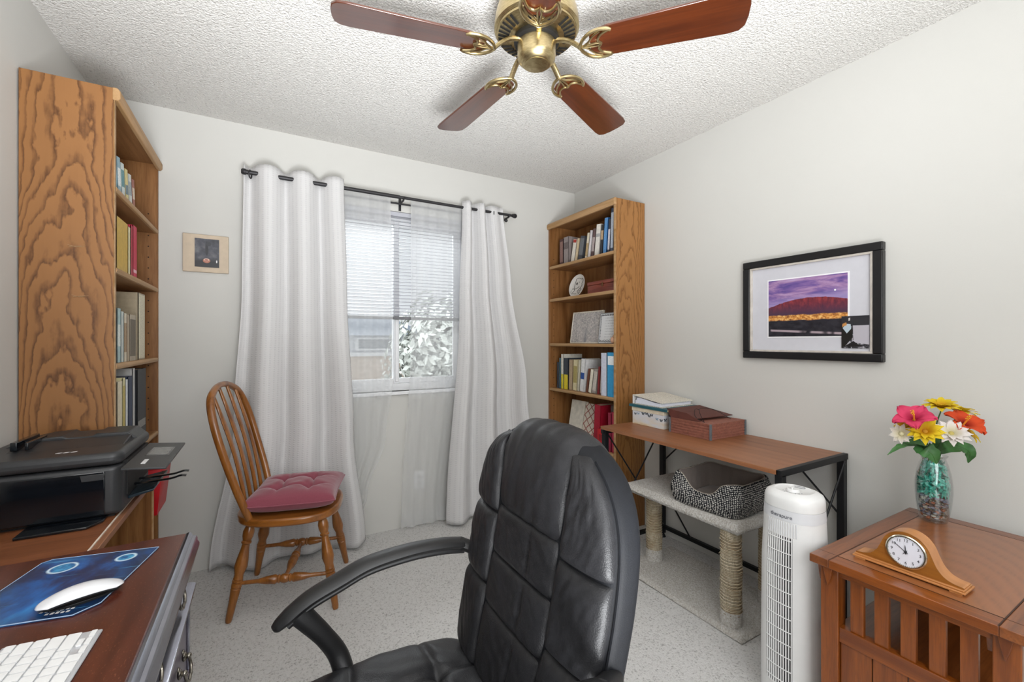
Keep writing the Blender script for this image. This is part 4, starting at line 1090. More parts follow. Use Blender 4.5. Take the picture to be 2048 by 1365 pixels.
def pull(x, y, z, par):
    b = MB()
    for s in (-1, 1):
        b.ball((x + .006, y + s * .030, z), .010, 12, 8, (.5, 1, 1)); b.ball((x + .014, y + s * .030, z), .006, 10, 6)
        b.ball((x + .004, y + s * .030, z + .010), .006, 10, 6, (.5, 1, 1))
    b.tube(catmull([(x + .014, y - .03, z), (x + .018, y - .028, z - .02), (x + .02, y - .012, z - .030), (x + .02, y, z - .027), (x + .02, y + .012, z - .030), (x + .018, y + .028, z - .02), (x + .014, y + .03, z)], 5), .0032, 8)
    b.build('drawer_pull', M_PEW, par, world=True)
def drawer(y0, y1, z0, z1, px_, n):
    d = MB().box(DX - .012, DX - .012 + px_, y0, y1, z0, z1).build('drawer', M_LAV, dk, world=True, bevel=.003)
    b = MB(); w2 = .012; x = DX - .012 + px_
    for (ya, yb_, za, zb) in ((y0, y1, z0, z0 + w2), (y0, y1, z1 - w2, z1), (y0, y0 + w2, z0 + w2, z1 - w2), (y1 - w2, y1, z0 + w2, z1 - w2)): b.box(x, x + .006, ya, yb_, za, zb)
    b.build('drawer_bead', M_EDGE_SHEEN, d, world=True, bevel=.002)
    for k in range(n): pull(x, lerp(y0, y1, (k + .5) / n if n > 1 else .5), (z0 + z1) / 2 + .006, d)
drawer(1.06, 1.285, .645, .714, .006, 1); drawer(.80, 1.04, .645, .714, .006, 1); drawer(.46, .78, .645, .714, .006, 1); drawer(.16, .44, .645, .714, .006, 1)
for (a, c_) in ((.80, 1.285), (.16, .78)):
    for (za, zb) in ((.44, .612), (.26, .425), (.09, .245)): drawer(a, c_, za, zb, .018, 2)
# mouse pad
def m_pad():
    t = NT('space_print_pad'); v = t.coords(); sep = t.n('ShaderNodeSeparateXYZ', {0: v}); x, y = sep.outputs[0], sep.outputs[1]
    n = t.noise(t.coords((9, 5, 1), rot=(0, 0, R(38))), 1, 5, .6, .5)
    c = t.ramp(n, [(.3, hx('#0c1a30')), (.45, hx('#14335f')), (.58, hx('#1560a8')), (.72, hx('#2f93d8'))])
    edge = t.ramp(t.math('MAXIMUM', t.math('ABSOLUTE', t.math('MULTIPLY', x, 9.6)), t.math('ABSOLUTE', t.math('MULTIPLY', y, 7.8))), [(.55, (0, 0, 0, 1)), (1, (1, 1, 1, 1))])
    c = t.mix(t.math('MULTIPLY', edge, .6), c, hx('#1a222e'))
    streak = t.noise(t.coords((4, 70, 1), rot=(0, 0, R(-50))), 1, 4, .7)
    c = t.mix(t.math('MULTIPLY', t.ramp(streak, [(.6, (0, 0, 0, 1)), (.7, (1, 1, 1, 1))]), .55), c, hx('#5fb6ea'))
    def ring(cx, cy, r, c):
        dx = t.math('SUBTRACT', x, cx); dy = t.math('SUBTRACT', y, cy)
        d = t.math('SQRT', t.math('ADD', t.math('MULTIPLY', dx, dx), t.math('MULTIPLY', dy, dy)))
        c = t.mix(t.math('MULTIPLY', t.math('LESS_THAN', d, r), .7), c, t.ramp(t.noise(v, 60, 3), [(.4, hx('#0f5f9a')), (.6, hx('#4fb0d8'))]))
        return t.mix(t.ramp(t.math('ABSOLUTE', t.math('SUBTRACT', d, r)), [(.0012, (1, 1, 1, 1)), (.0025, (0, 0, 0, 1))]), c, hx('#cfe6f2'))
    c = ring(-.045, .075, .021, c); c = ring(.055, .090, .016, c)
    t.bsdf(color=c, rough=.3, coat=.3); return t.mat
PADC = Vector((-.331, 1.152, .7603)); PADR = R(-12)
mp = thing('mouse_pad', PADC, 'glossy blue mouse pad printed with planets on the desk', 'mouse pad', PADR)
op = [(-.1, .112), (-.088, .125), (.1, .125), (.1, -.095), (.075, -.125), (-.1, -.125)]
MB().prism(op, 0, .0028).build('sheet', m_pad(), mp)
MB().tube([(x, y, .0026) for x, y in op], .0008, 5, closed=True).build('edge_line', plain('pad_edge', '#9fb9d6', .4), mp)
b = MB()
for k in range(7): b.box(.018 + k * .0072, .0225 + k * .0072, -.103 + .001 * (k % 2), -.0985 + .0008 * (k % 3), .0028, .0031)
for k in range(5): b.box(.030 + k * .0072, .0345 + k * .0072, -.112, -.1075 + .0008 * (k % 3), .0028, .0031)
b.build('small_print', plain('pad_print', '#c9c6c4', .5), mp)
# mouse: arched white shell on a dark base
ms = thing('computer_mouse', (-.2865, 1.070, .7632), 'white arched wireless mouse on the blue mouse pad', 'mouse', R(20))
def mouse_plan(a, b2):
    m = math.sqrt(max(1e-9, 1 - .5 * b2 * b2)); m2 = math.sqrt(max(1e-9, 1 - .5 * a * a))
    return lerp(a, a * m, .8) * .0575, lerp(b2, b2 * m2, .8) * .0285
def mtop(u, v):
    a, b2 = u * 2 - 1, v * 2 - 1; x, y = mouse_plan(a, b2)
    z = .0035 + .0175 * (1 - (x / .0575) ** 2) * (1 - .35 * (y / .0285) ** 2) + .003 * (1 - abs(b2) ** 4)
    return (x, y, z)
MB().grid(mtop, 40, 24).build('shell', plain('white_gloss', '#e4e5e9', .15, var=.005, coat=.5), ms, solid=.0015, ang=120)
def mbot(u, v):
    x, y, z = mtop(u, v); return (x * .955, y * .93, z - .0032)
MB().grid(mbot, 30, 20).grid(lambda u, v: (mtop(u, v)[0] * .93, mtop(u, v)[1] * .86, .0006 + .004 * (mtop(u, v)[0] / .0575) ** 2), 30, 20).build('base', plain('mouse_base', '#3b3c3e', .4, metal=.3), ms, ang=120)
for s in (-1, 1): MB().box(-.04, .04, s * .014 - .002, s * .014 + .002, 0, .0016).build('glide', M_PLAS, ms, bevel=.0005)
# keyboard: long side runs along the desk edge
kb = thing('keyboard', (-.2885, .803, .7603), 'slim white wireless keyboard on the mahogany desk', 'keyboard', R(-2))
M_KEY = plain('white_key', '#dcdcdc', .45, var=.01); M_ALU = plain('keyboard_aluminium', '#c6c8cc', .35, metal=.4, var=.01)
MB().prism([(-.0575, .0), (.0575, .0), (.0575, .004), (-.0575, .010)], -.1395, .1395, 'y').build('case', M_ALU, kb, bevel=.002)
kw = {}
def key(u0, u1, v0, v1):           # u along the length (user's left to right -> +y), v from the user's side away (-x)
    g = .0012; L_ = (round(u1 - u0 - 2 * g, 4), round(v1 - v0 - 2 * g, 4))
    cu_ = (u0 + u1) / 2; cv = (v0 + v1) / 2; z = .0043 + (cv / .115) * .006
    M = Matrix.Translation((.0575 - cv, -.1395 + cu_, z)) @ Matrix.Rotation(R(3), 4, 'Y')
    if L_ not in kw:
        o = MB().prism(rrect(-L_[1] / 2, L_[1] / 2, -L_[0] / 2, L_[0] / 2, .0016, 3), 0, .0022).build('key', M_KEY, kb); o.matrix_basis = M; kw[L_] = o
    else: inst(kw[L_], kb, M)
W_ = .279 - .006; rows = [(.004, .0225), (.0225, .041), (.041, .0595), (.0595, .078), (.078, .0965), (.0965, .1105)]
lay = [None, [2.35] + [1] * 10 + [2.35], [1.85] + [1] * 11 + [1.85], [1.5] + [1] * 12 + [1.2], [1] * 13 + [1.7], [1.05] * 14]
for r_, L_ in zip(rows, lay):
    if L_ is None: continue
    tot = sum(L_); x = .003
    for k in L_:
        key(x, x + W_ * k / tot, *r_); x += W_ * k / tot
u = W_ / 14.7; x = .003
for k in (1, 1, 1, 1.25, 5.0, 1.25, 1): key(x, x + u * k, *rows[0]); x += u * k
mv = (rows[0][0] + rows[0][1]) / 2; a_ = (.276 - x) / 3
key(x, x + a_, rows[0][0], mv); key(x + a_, x + 2 * a_, rows[0][0], mv); key(x + a_, x + 2 * a_, mv, rows[0][1]); key(x + 2 * a_, .276, rows[0][0], mv)
# white box at the very edge of the view
wb = thing('desk_speaker', (-.565, 1.36, .76), 'white upright box on the desk in front of the printer', 'speaker')
MB().prism(rrect(-.63, -.500, 1.16, 1.315, .012), .7605, .89).build('cabinet', plain('white_box', '#dcdcda', .4, var=.01), wb, world=True, bevel=.004)
MB().prism(rrect(-.62, -.51, 1.1575, 1.16, .001), .775, .875).build('front_grille', plain('grille_grey', '#b9b9b9', .7), wb, world=True)
# ================================================================== printer stand and printer
PZ, PX = .716, -.358
M_STX = wood('stand_veneer', '#8a5434', '#64381f', 'x', 1.5, .35, coat=.2, dist=.6)
ps = thing('printer_stand', (-.54, 1.7, 0), 'brown wood veneer stand carrying the printer beside the oak bookcase', 'stand')
MB().box(XL + .004, PX - .018, 1.335, 2.084, PZ - .02, PZ).build('top', M_STX, ps, world=True)
MB().box(PX - .018, PX - .014, 1.335, 2.084, PZ - .02, PZ + .0004).build('edge_inlay', plain('pale_inlay', '#d9c9ba', .5), ps, world=True)
MB().box(PX - .014, PX, 1.335, 2.084, PZ - .02, PZ - .001).build('edge_strip', wood('strip_wood', '#9a6a4c', '#7b5038', 'y', 2, .4), ps, world=True, bevel=.002)
for y in (1.34, 2.058): 
    o = MB().box(XL + .004, PX - .003, y, y + .02, 0, PZ - .02).build('end_panel', M_OAKZ, ps, world=True)
    MB().box(PX - .003, PX, y, y + .02, 0, PZ - .02).build('edge_band', M_OAKE, o, world=True)
MB().box(XL + .02, XL + .035, 1.36, 2.058, .25, PZ - .02).build('back_rail', M_OAKZ, ps, world=True)
M_PB = plain('printer_charcoal', '#2d2e30', .38, bump=.12, bscale=900, var=.03)
M_PG = plain('printer_gloss', '#0d1116', .12, var=.05, coat=.3); M_PT = plain('printer_tray_blue', '#24323b', .2, var=.05)
pr = thing('inkjet_printer', (-.53, 1.85, PZ), 'large black all-in-one printer with open trays on the wood stand', 'printer')
PX0, PX1, PY0_, PY1_ = -.705, -.362, 1.672, 2.035
b = MB(); b.prism(rrect(PX0, PX1, PY0_, PY1_, .028, 6), PZ + .008, PZ + .150); pbody = b.build('body', M_PB, pr, world=True, bevel=.012, seg=4)
b = MB(); b.prism(rrect(PX0, PX1 + .002, PY0_ - .002, PY1_ + .002, .030, 6), PZ + .153, PZ + .190); lidp = b.build('scanner_lid', M_PB, pr, world=True, bevel=.014, seg=4)
MB().box(PX0 + .01, PX1 - .035, PY0_ - .0015, PY0_ + .01, PZ + .012, PZ + .140).build('side_door', M_PG, pbody, world=True, bevel=.004)
MB().prism([(-.452, PZ + .132), (-.398, PZ + .132), (-.402, PZ + .114), (-.448, PZ + .114)], PY0_ - .003, PY0_ + .004, 'y').build('door_grip', M_PB, pbody, world=True, bevel=.001)
# automatic feeder hump with notched paper guides
pf = [(PX0 + .02, PZ + .186), (PX0 + .05, PZ + .200), (PX0 + .10, PZ + .211), (PX1 - .19, PZ + .214), (PX1 - .18, PZ + .207), (PX1 - .12, PZ + .207), (PX1 - .11, PZ + .214), (PX1 - .03, PZ + .212), (PX1 - .005, PZ + .186)]
MB().prism(pf, 1.89, 2.02, 'y').build('paper_feeder', M_PB, pr, world=True, bevel=.004)
MB().prism([(1.78, PZ + .187), (1.89, PZ + .187), (1.89, PZ + .204), (1.86, PZ + .202)], PX0 + .06, PX1 - .02, 'x').build('feeder_cover', M_PB, pr, world=True, bevel=.003)
MB().box(PX0 + .07, PX0 + .085, 1.80, 1.95, PZ + .195, PZ + .220).build('paper_guide', M_PG, pr, world=True, bevel=.002)
MB().box(PX0 + .10, PX0 + .108, 1.80, 1.93, PZ + .195, PZ + .217).build('paper_guide', M_PG, pr, world=True, bevel=.002)
b = MB()
for k in range(3): b.prism([(-.520 + k * .016, 1.732), (-.511 + k * .016, 1.732), (-.507 + k * .016, 1.740), (-.516 + k * .016, 1.740)], PZ + .1895, PZ + .1906)
b.build('logo_mark', plain('logo_white', '#e6e6e6', .4), lidp, world=True)
# tilted control panel at the front, facing the room
def pquad(px4, zs): return [onz(p, z) for p, z in zip(px4, zs)]
cp = [Vector((-.343, 1.575, PZ + .163)), Vector((-.243, 1.575, PZ + .153)), Vector((-.243, 1.92, PZ + .153)), Vector((-.343, 1.92, PZ + .163))]
def slab(b, q, th): 
    n = (q[1] - q[0]).cross(q[3] - q[0]).normalized() * th
    return b.add([*q, *[p - n for p in q]], [(0, 1, 2, 3), (7, 6, 5, 4), (0, 4, 5, 1), (1, 5, 6, 2), (2, 6, 7, 3), (3, 7, 4, 0)])
cpo = slab(MB(), cp, .007).build('control_panel', M_PB, pr, world=True, bevel=.002)
def onpanel(u0, u1, v0, v1, up):
    P_ = lambda u, v: lerp(lerp(cp[0], cp[1], u), lerp(cp[3], cp[2], u), v) + Vector((0, 0, up))
    return [P_(u0, v0), P_(u1, v0), P_(u1, v1), P_(u0, v1)]
slab(MB(), onpanel(.30, .78, .46, .76, .001), .002).build('display', plain('display_grey', '#6a6a68', .2), cpo, world=True)
slab(MB(), onpanel(.25, .83, .43, .79, .0005), .002).build('display_bezel', M_PG, cpo, world=True)
slab(MB(), onpanel(.34, .44, .13, .28, .0012), .002).build('sticker', plain('sticker_white', '#d5d5d5', .5), cpo, world=True)
MB().box(PX1 - .02, PX1 + .004, 1.72, 1.98, PZ + .05, PZ + .155).build('output_slot', M_DARK, pbody, world=True)
MB().prism([(-.362, PZ + .03), (-.30, PZ + .045), (-.30, PZ + .052), (-.362, PZ + .04)], 1.74, 1.97, 'y').build('output_tray', M_PT, pr, world=True, bevel=.002)
for y in (1.80, 1.86): MB().tube(catmull([(-.365, y, PZ + .060), (-.31, y, PZ + .060), (-.265, y, PZ + .062), (-.240, y, PZ + .068), (-.225, y, PZ + .066)], 5), [(.010, .003)] * 21, 8).build('tray_arm', M_PG, pr, world=True)
MB().box(PX0 + .02, PX1 - .02, PY0_ + .02, PY1_ - .02, PZ, PZ + .010).build('foot_base', M_DARK, pr, world=True)
MB().prism([(-.56, 1.60), (-.42, 1.60), (-.395, 1.64), (-.395, 1.69), (-.56, 1.69)], PZ + .0005, PZ + .008).build('duplex_flap', M_PG, pr, world=True, bevel=.002)
# ================================================================== metal-framed table
M_TT = wood('table_veneer', '#986543', '#77492f', 'y', 1.3, .4, dist=.5)
M_IR = plain('black_steel', '#17181b', .5, metal=.3, var=.02)
TX0, TX1, TY0, TY1, TZ = 1.685, 2.203, .918, 1.930, .74
tb_ = thing('work_table', ((TX0 + TX1) / 2, (TY0 + TY1) / 2, 0), 'wood-topped work table with thin black metal frame along the wall', 'table')
MB().box(TX0, TX1, TY0 + .012, TY1 - .004, TZ - .018, TZ).build('tabletop', M_TT, tb_, world=True, bevel=.0015)
lw = .028
for x in (TX0 + .022, TX1 - .022):
    for y in (TY0 + .014, TY1 - .02):
        lg = MB().box(x - lw / 2, x + lw / 2, y - lw / 2, y + lw / 2, .025, TZ - .019).build('leg', M_IR, tb_, world=True, bevel=.001)
        MB().lathe([(.020, 0), (.018, .006), (.010, .020), (.010, .03)], 14, Matrix.Translation((x, y, 0))).build('foot', M_IR, lg, world=True)
for y in (TY0 + .006, TY1 - .02):
    MB().box(TX0, TX1, y - .006, y + .012, TZ - (.024 if y < 1.2 else .042), TZ + (.001 if y < 1.2 else -.019)).build('end_bar', M_IR, tb_, world=True)
    MB().box(TX0 + .036, TX1 - .036, y - .008, y + .012, .055, .075).build('foot_bar', M_IR, tb_, world=True)
    def rod(a, b_): MB().tube([a, b_], .0045, 8).build('brace_rod', M_IR, tb_, world=True)
    xa, xb_ = TX0 + .03, TX1 - .03; zt2 = TZ - .03
    rod((xa, y + .004, zt2), (xb_, y + .004, .10)); rod((xb_, y - .006, zt2), (xa, y - .006, .10))
MB().box(TX1 - .032, TX1 - .012, TY0 + .03, TY1 - .035, .055, .075).build('back_foot_bar', M_IR, tb_, world=True)
MB().box(TX1 - .03, TX1 - .012, TY0 + .03, TY1 - .035, TZ - .038, TZ - .0185).build('back_top_bar', M_IR, tb_, world=True)
for (a, b_) in (((TX1 - .022, TY1 - .03, .48), (TX1 - .022, TY1 - .25, .70)), ((TX1 - .022, TY0 + .03, .48), (TX1 - .022, TY0 + .25, .70)), ((TX1 - .022, TY1 - .03, .30), (TX1 - .022, TY1 - .22, .075)), ((TX1 - .022, TY0 + .03, .30), (TX1 - .022, TY0 + .22, .075))):
    MB().tube([a, b_], .0045, 8).build('brace_rod', M_IR, tb_, world=True)
# ---- butterfly box
def m_butterfly():
    t = NT('butterfly_print'); v = t.coords(); sep = t.n('ShaderNodeSeparateXYZ', {0: v})
    n = t.noise(t.coords((9, 9, 26)), 1, 4)
    c = t.ramp(n, [(.35, hx('#cfd3d8')), (.5, hx('#d9c9ab')), (.65, hx('#c9a978'))])
    low = t.ramp(sep.outputs[2], [(.0, (1, 1, 1, 1)), (.06, (0, 0, 0, 1))])
    c = t.mix(low, hx('#d3d6dc'), c)
    t.bsdf(color=c, rough=.55); return t.mat
M_BF = m_butterfly()
bxX, bxY0, bxY1 = 1.912, 1.668, 1.900
bo = thing('storage_box', (2.04, 1.78, TZ), 'cream storage box printed with butterflies on the work table', 'box')
MB().box(bxX, 2.17, bxY0, bxY1, TZ + .0005, TZ + .084).build('body', M_BF, bo, world=True, bevel=.001)
MB().box(bxX - .003, 2.173, bxY0 - .003, bxY1 + .003, TZ + .078, TZ + .100).build('lid', plain('box_lid_cream', '#d9cfb8', .5), bo, world=True, bevel=.0015)
M_BLKW = plain('butterfly_dark', '#22303a', .6); M_BLUW = plain('butterfly_blue', '#7f9fb8', .6)
rnd = random.Random(4)
def butterfly(p, face, s, mat):
    b = MB()
    for sg in (-1, 1):
        for up in ((1.0, .9), (.7, -.5)):
            q = [(0, 0), (sg * s * up[0] * .5, s * up[1]), (sg * s * up[0], s * up[1] * .9), (sg * s * up[0] * .8, s * up[1] * .15)]
            V = [(p + (Vector((0, -u, w2)) if face == 'x' else Vector((u, 0, w2)))) for u, w2 in q]
            V2 = [v + (Vector((-.0008, 0, 0)) if face == 'x' else Vector((0, -.0008, 0))) for v in V]
            b.add(V + V2, [(0, 1, 2, 3), (7, 6, 5, 4), (0, 4, 5, 1), (1, 5, 6, 2), (2, 6, 7, 3), (3, 7, 4, 0)])
    b.build('butterfly', mat, bo, world=True, smooth=False)
for (f, z, s, m) in ((.10, .058, .009, 0), (.2, .062, .008, 1), (.36, .066, .012, 0), (.47, .07, .011, 0), (.56, .06, .012, 0), (.64, .066, .010, 0), (.80, .05, .010, 1), (.93, .046, .011, 0)):
    butterfly(Vector((bxX - .0003, lerp(bxY1, bxY0, f), TZ + z)), 'x', s, (M_BLKW, M_BLUW)[m])
for (x, z, s) in ((1.925, .05, .012), (1.965, .06, .010)): butterfly(Vector((x, bxY0 - .0003, TZ + z)), 'y', s, M_BLKW)
# teal folder and white binder on the box
tf = thing('teal_folder', (2.04, 1.77, TZ + .1), 'dark teal folder lying on the butterfly box', 'folder')
MB().box(1.902, 2.20, 1.635, 1.918, TZ + .1008, TZ + .1028).box(1.902, 2.20, 1.635, 1.918, TZ + .1128, TZ + .1148).box(1.902, 1.904, 1.635, 1.918, TZ + .1028, TZ + .1128).build('cover', plain('teal_card', '#1d5560', .5), tf, world=True)
MB().box(1.906, 2.196, 1.638, 1.914, TZ + .103, TZ + .1126).build('sheets', plain('kraft_sheets', '#c9ab78', .8), tf, world=True)
wb2 = thing('ring_binder', (2.06, 1.80, TZ + .115), 'speckled white ring binder, wedge shaped, lying on the teal folder', 'binder')
M_SPK = plain('speckled_white', '#d3cec2', .6, var=.16, vscale=160)
z0 = TZ + .1152
def wedge(b, ya, yb_, za, zb, x0, x1, th): # sloping sheet from (ya,za) to (yb,zb)
    return b.prism([(ya, za), (yb_, zb), (yb_, zb + th), (ya, za + th)], x0, x1, 'x')
BX0, BX1 = 1.925, 2.19
wedge(MB(), 1.69, 1.912, z0, z0, BX0, BX1, .003).build('back_cover', M_SPK, wb2, world=True)
wedge(MB(), 1.69, 1.912, z0 + .024, z0 + .050, BX0, BX1, .003).build('front_cover', M_SPK, wb2, world=True)
MB().box(BX0, BX1, 1.909, 1.912, z0 + .003, z0 + .051).build('spine', plain('binder_white', '#e3e2e0', .4, var=.01), wb2, world=True)
wedge(MB(), 1.705, 1.895, z0 + .004, z0 + .004, BX0 + .006, BX1 - .006, .018).prism([(1.75, z0 + .022), (1.89, z0 + .022), (1.885, z0 + .036), (1.86, z0 + .04)], BX0 + .008, BX1 - .01, 'x').build('papers', plain('paper_white', '#dfe0ea', .8, var=.02), wb2, world=True)
# ---- accordion file
af = thing('accordion_file', (2.05, 1.49, TZ), 'reddish brown expanding file folder with elastic cord on the work table', 'folder')
M_AC = plain('accordion_brown', '#8a5545', .7, vscale=80, var=.1); M_ACD = plain('accordion_dark', '#5b2f26', .7); M_TAPE = plain('grey_tape', '#5f6468', .7)
b = MB(); AX0, AX1, AY0, AY1 = 1.905, 2.185, 1.372, 1.618
for k in range(11):
    z = TZ + .001 + k * .0068; i = .003 if k % 2 else 0
    b.box(AX0 + i, AX1 - i, AY0 + i, AY1 - i, z, z + .0068)
b.build('pleats', M_AC, af, world=True)
MB().box(AX0 - .002, AX1 + .002, AY0 - .002, AY1 + .002, TZ + .0758, TZ + .0785).build('top_sheet', M_AC, af, world=True)
MB().prism([(AY1 + .004, TZ + .079), (AY1 + .03, TZ + .122), (AY1 - .10, TZ + .113), (AY0 + .06, TZ + .081)][::-1], AX0 + .01, AX0 + .014, 'x').build('gusset', M_ACD, af, world=True)
sl_ = MB(); slab(sl_, [Vector((AX0 + .01, AY1 + .028, TZ + .120)), Vector((AX0 + .012, AY0 + .09, TZ + .094)), Vector((AX1, AY0 + .07, TZ + .094)), Vector((AX1, AY1 + .028, TZ + .120))], .003).build('flap', M_ACD, af, world=True)
for (x, y) in ((AX0, AY0), (AX1, AY0), (AX0, AY1)): MB().box(x - .0045, x + .0045, y - .0045, y + .0045, TZ + .0008, TZ + .079).build('corner_tape', M_TAPE, af, world=True)
MB().tube(catmull([(AX0 + .02, AY0 + .05, TZ + .08), (AX0 + .05, AY0 + .10, TZ + .12), (AX0 + .10, AY0 + .13, TZ + .135), (AX0 + .17, AY0 + .10, TZ + .125), (AX0 + .22, AY0 + .04, TZ + .082)], 8), .0014, 6).build('elastic_cord', M_IR, af, world=True)
MB().tube(catmull([(AX0 + .02, AY0 + .05, TZ + .08), (AX0 + .03, AY0 + .11, TZ + .10), (AX0 + .08, AY0 + .15, TZ + .128), (AX0 + .13, AY0 + .16, TZ + .12)], 8), .0014, 6).build('elastic_cord', M_IR, af, world=True)
# ================================================================== cat bench
M_FUR = m_carpet('cat_carpet', '#cdc7bd', '#a69e94', 150)
def m_sisal():
    t = NT('sisal_rope'); v = t.coords()
    w1 = t.n('ShaderNodeTexWave', {'Vector': v, 'Scale': 48, 'Distortion': 2.5, 'Detail': 2}, bands_direction='Z').outputs[1]
    n = t.noise(t.coords((160, 160, 30)), 1, 4, .7); pt = t.noise(t.coords((7, 7, 9)), 1, 3)
    c = t.mix(t.ramp(w1, [(.15, (1, 1, 1, 1)), (.4, (0, 0, 0, 1))]), hx('#cdbda2'), hx('#8b7355'))
    c = t.mix(t.ramp(pt, [(.5, (0, 0, 0, 1)), (.62, (1, 1, 1, 1))]), c, t.ramp(n, [(.35, hx('#a8977b')), (.6, hx('#d6cab4'))]))
    t.bsdf(color=c, rough=.95, spec=.1, normal=t.bump(t.math('ADD', w1, n), .8, .006)); return t.mat
M_SIS = m_sisal()
KX0, KX1, KY0, KY1, KZ = 1.695, 2.075, 1.095, 1.745, .468
cb = thing('cat_bench', (1.88, 1.42, 0), 'carpeted cat bench with sisal-wrapped posts under the work table', 'cat furniture')
def fuzzy(x0, x1, y0, y1, z0, z1, name, amp=.004, nx=60, ny=90, rr=.02):
    def fn(u, v):
        a, b2 = u * 2 - 1, v * 2 - 1
        x, y = lerp(x0, x1, u), lerp(y0, y1, v)
        e = min(1, (1 - abs(a)) * (x1 - x0) / 2 / rr) ; e2 = min(1, (1 - abs(b2)) * (y1 - y0) / 2 / rr); e = min(e, e2)
        z = lerp(z0 + (z1 - z0) * .3, z1, math.sqrt(max(0, 1 - (1 - e) ** 2)))
        k = noise.noise(Vector((x * 60, y * 60, 1))) * amp + noise.noise(Vector((x * 160, y * 160, 5))) * amp * .6
        return (x + k * .6 * (1 - e), y + k * .6 * (1 - e), z + k * .6)
    b = MB().grid(fn, nx, ny); b.box(x0 + .002, x1 - .002, y0 + .002, y1 - .002, z0, z0 + (z1 - z0) * .45)
    return b.build(name, M_FUR, cb, world=True, ang=180)
fuzzy(KX0 - .02, KX1 + .02, KY0 - .03, KY1 + .03, 0, .022, 'base_board')
fuzzy(KX0, KX1, KY0, KY1, KZ - .042, KZ, 'bench_top')
for (x, y) in ((KX0 + .045, KY0 + .06), (KX1 - .055, KY0 + .06), (1.885, KY1 - .035)):
    if True:
        rnd = random.Random(int(x * 1000 + y * 77))
        def pf_(u, v, x=x, y=y):
            a = 2 * math.pi * u; z = lerp(.018, KZ - .038, v)
            rg = .0022 * math.sin(z * 520 + a * .5) if .06 < z < .40 else 0
            r = .041 + rg + .004 * noise.noise(Vector((math.cos(a) * 2.2, math.sin(a) * 2.2, z * 9 + x * 7))) + .002 * noise.noise(Vector((math.cos(a) * 9, math.sin(a) * 9, z * 30)))
            return (x + r * math.cos(a), y + r * math.sin(a), z)
        po = MB().grid(pf_, 36, 130, cu=True).build('post', M_SIS, cb, world=True, ang=180)
        MB().lathe([(.044, .016), (.045, .05), (.043, .082)], 28, Matrix.Translation((x, y, 0)), False).build('post_collar', M_FUR, po, world=True)
        b = MB()
        for q in range(60):
            a = rnd.uniform(0, 6.28); z = rnd.uniform(.12, KZ - .05); r = .042
            p = Vector((x + r * math.cos(a), y + r * math.sin(a), z)); d = Vector((math.cos(a), math.sin(a), 0))
            b.tube([p, p + d * rnd.uniform(.003, .008) + Vector((0, 0, rnd.uniform(-.014, .01)))], .0007, 3)
        b.build('frayed_fibre', plain('fibre', '#d2c5ac', .9), po, world=True, kind='stuff')
# ================================================================== pet bed
def m_tweed():
    t = NT('tweed'); v = t.coords()
    a = t.n('ShaderNodeTexWave', {'Vector': v, 'Scale': 42, 'Distortion': 4.0, 'Detail': 2, 'Detail Scale': 3}, bands_direction='Z').outputs[1]
    b2 = t.n('ShaderNodeTexWave', {'Vector': t.coords(rot=(0, 0, R(40))), 'Scale': 42, 'Distortion': 4.0, 'Detail': 2, 'Detail Scale': 3}, bands_direction='X').outputs[1]
    m = t.math('MULTIPLY', a, b2); n = t.noise(v, 160, 3)
    c = t.ramp(t.math('ADD', t.math('MULTIPLY', m, .7), t.math('MULTIPLY', n, .35)), [(.22, hx('#1c1d20')), (.36, hx('#4a4b50')), (.5, hx('#c4c0ba'))])
    t.bsdf(color=c, rough=.95, spec=.1, normal=t.bump(m, .5, .003)); return t.mat
M_TWD = m_tweed(); M_BEDIN = fabric('bed_taupe', '#827872', .9, 500, .2, .05, .2)
pb = thing('pet_bed', (1.88, 1.30, KZ + .003), 'grey tweed bolster pet bed with taupe lining on the cat bench', 'pet bed', R(4))
hx_, hy_ = .172, .172
def ring(k, N=96):   # rounded-rectangle outline parameter
    a = 2 * math.pi * k / N; c, s = math.cos(a), math.sin(a); p = 5.0
    d = (abs(c) ** p + abs(s) ** p) ** (-1 / p)
    return c * d, s * d
def bedfn(inner):
    def fn(u, v):
        x, y = ring(u * 96)
        dip = math.exp(-((y) / .52) ** 4) * max(0, -x) ** 3             # low front in the middle of the -x side
        cr = (abs(x) * abs(y)) ** 4
        H = .125 - .058 * dip + .022 * cr + .004 * noise.noise(Vector((x * 3, y * 3, 0)))
        ang = math.pi * v if not inner else 0
        # outer wall, over the rim, down the inner wall
        t = v
        if t < .5:
            k = t / .5; off = .012 * math.sin(k * math.pi); z = H * k * .88; s_ = 1 + off / .17 - .0 - .03 * k ** 3
        elif t < .7:
            k = (t - .5) / .2; a = k * math.pi; s_ = .97 - .07 + .07 * math.cos(a); z = H * .88 + H * .14 * math.sin(a)
        else:
            k = (t - .7) / .3; s_ = .83 - .10 * k ** .7 + .02 * math.sin(k * math.pi); z = H * .88 * (1 - k) + .022 * k
        wr = .0035 * noise.noise(Vector((x * 6, y * 6, t * 5)))
        return (x * hx_ * s_ + wr, y * hy_ * s_ + wr, .0012 + z)
    return fn
f_ = bedfn(False)
MB().grid(lambda u, v: f_(u, v * .62), 96, 24, cu=True).build('outer_bolster', M_TWD, pb, ang=180)
MB().grid(lambda u, v: f_(u, lerp(.62, 1, v)), 96, 20, cu=True).build('lining', M_BEDIN, pb, ang=180)
MB().tube([f_(k / 96, .62) for k in range(96)], .0022, 6, closed=True).build('rim_piping', plain('bed_piping', '#a39a8e', .8), pb)
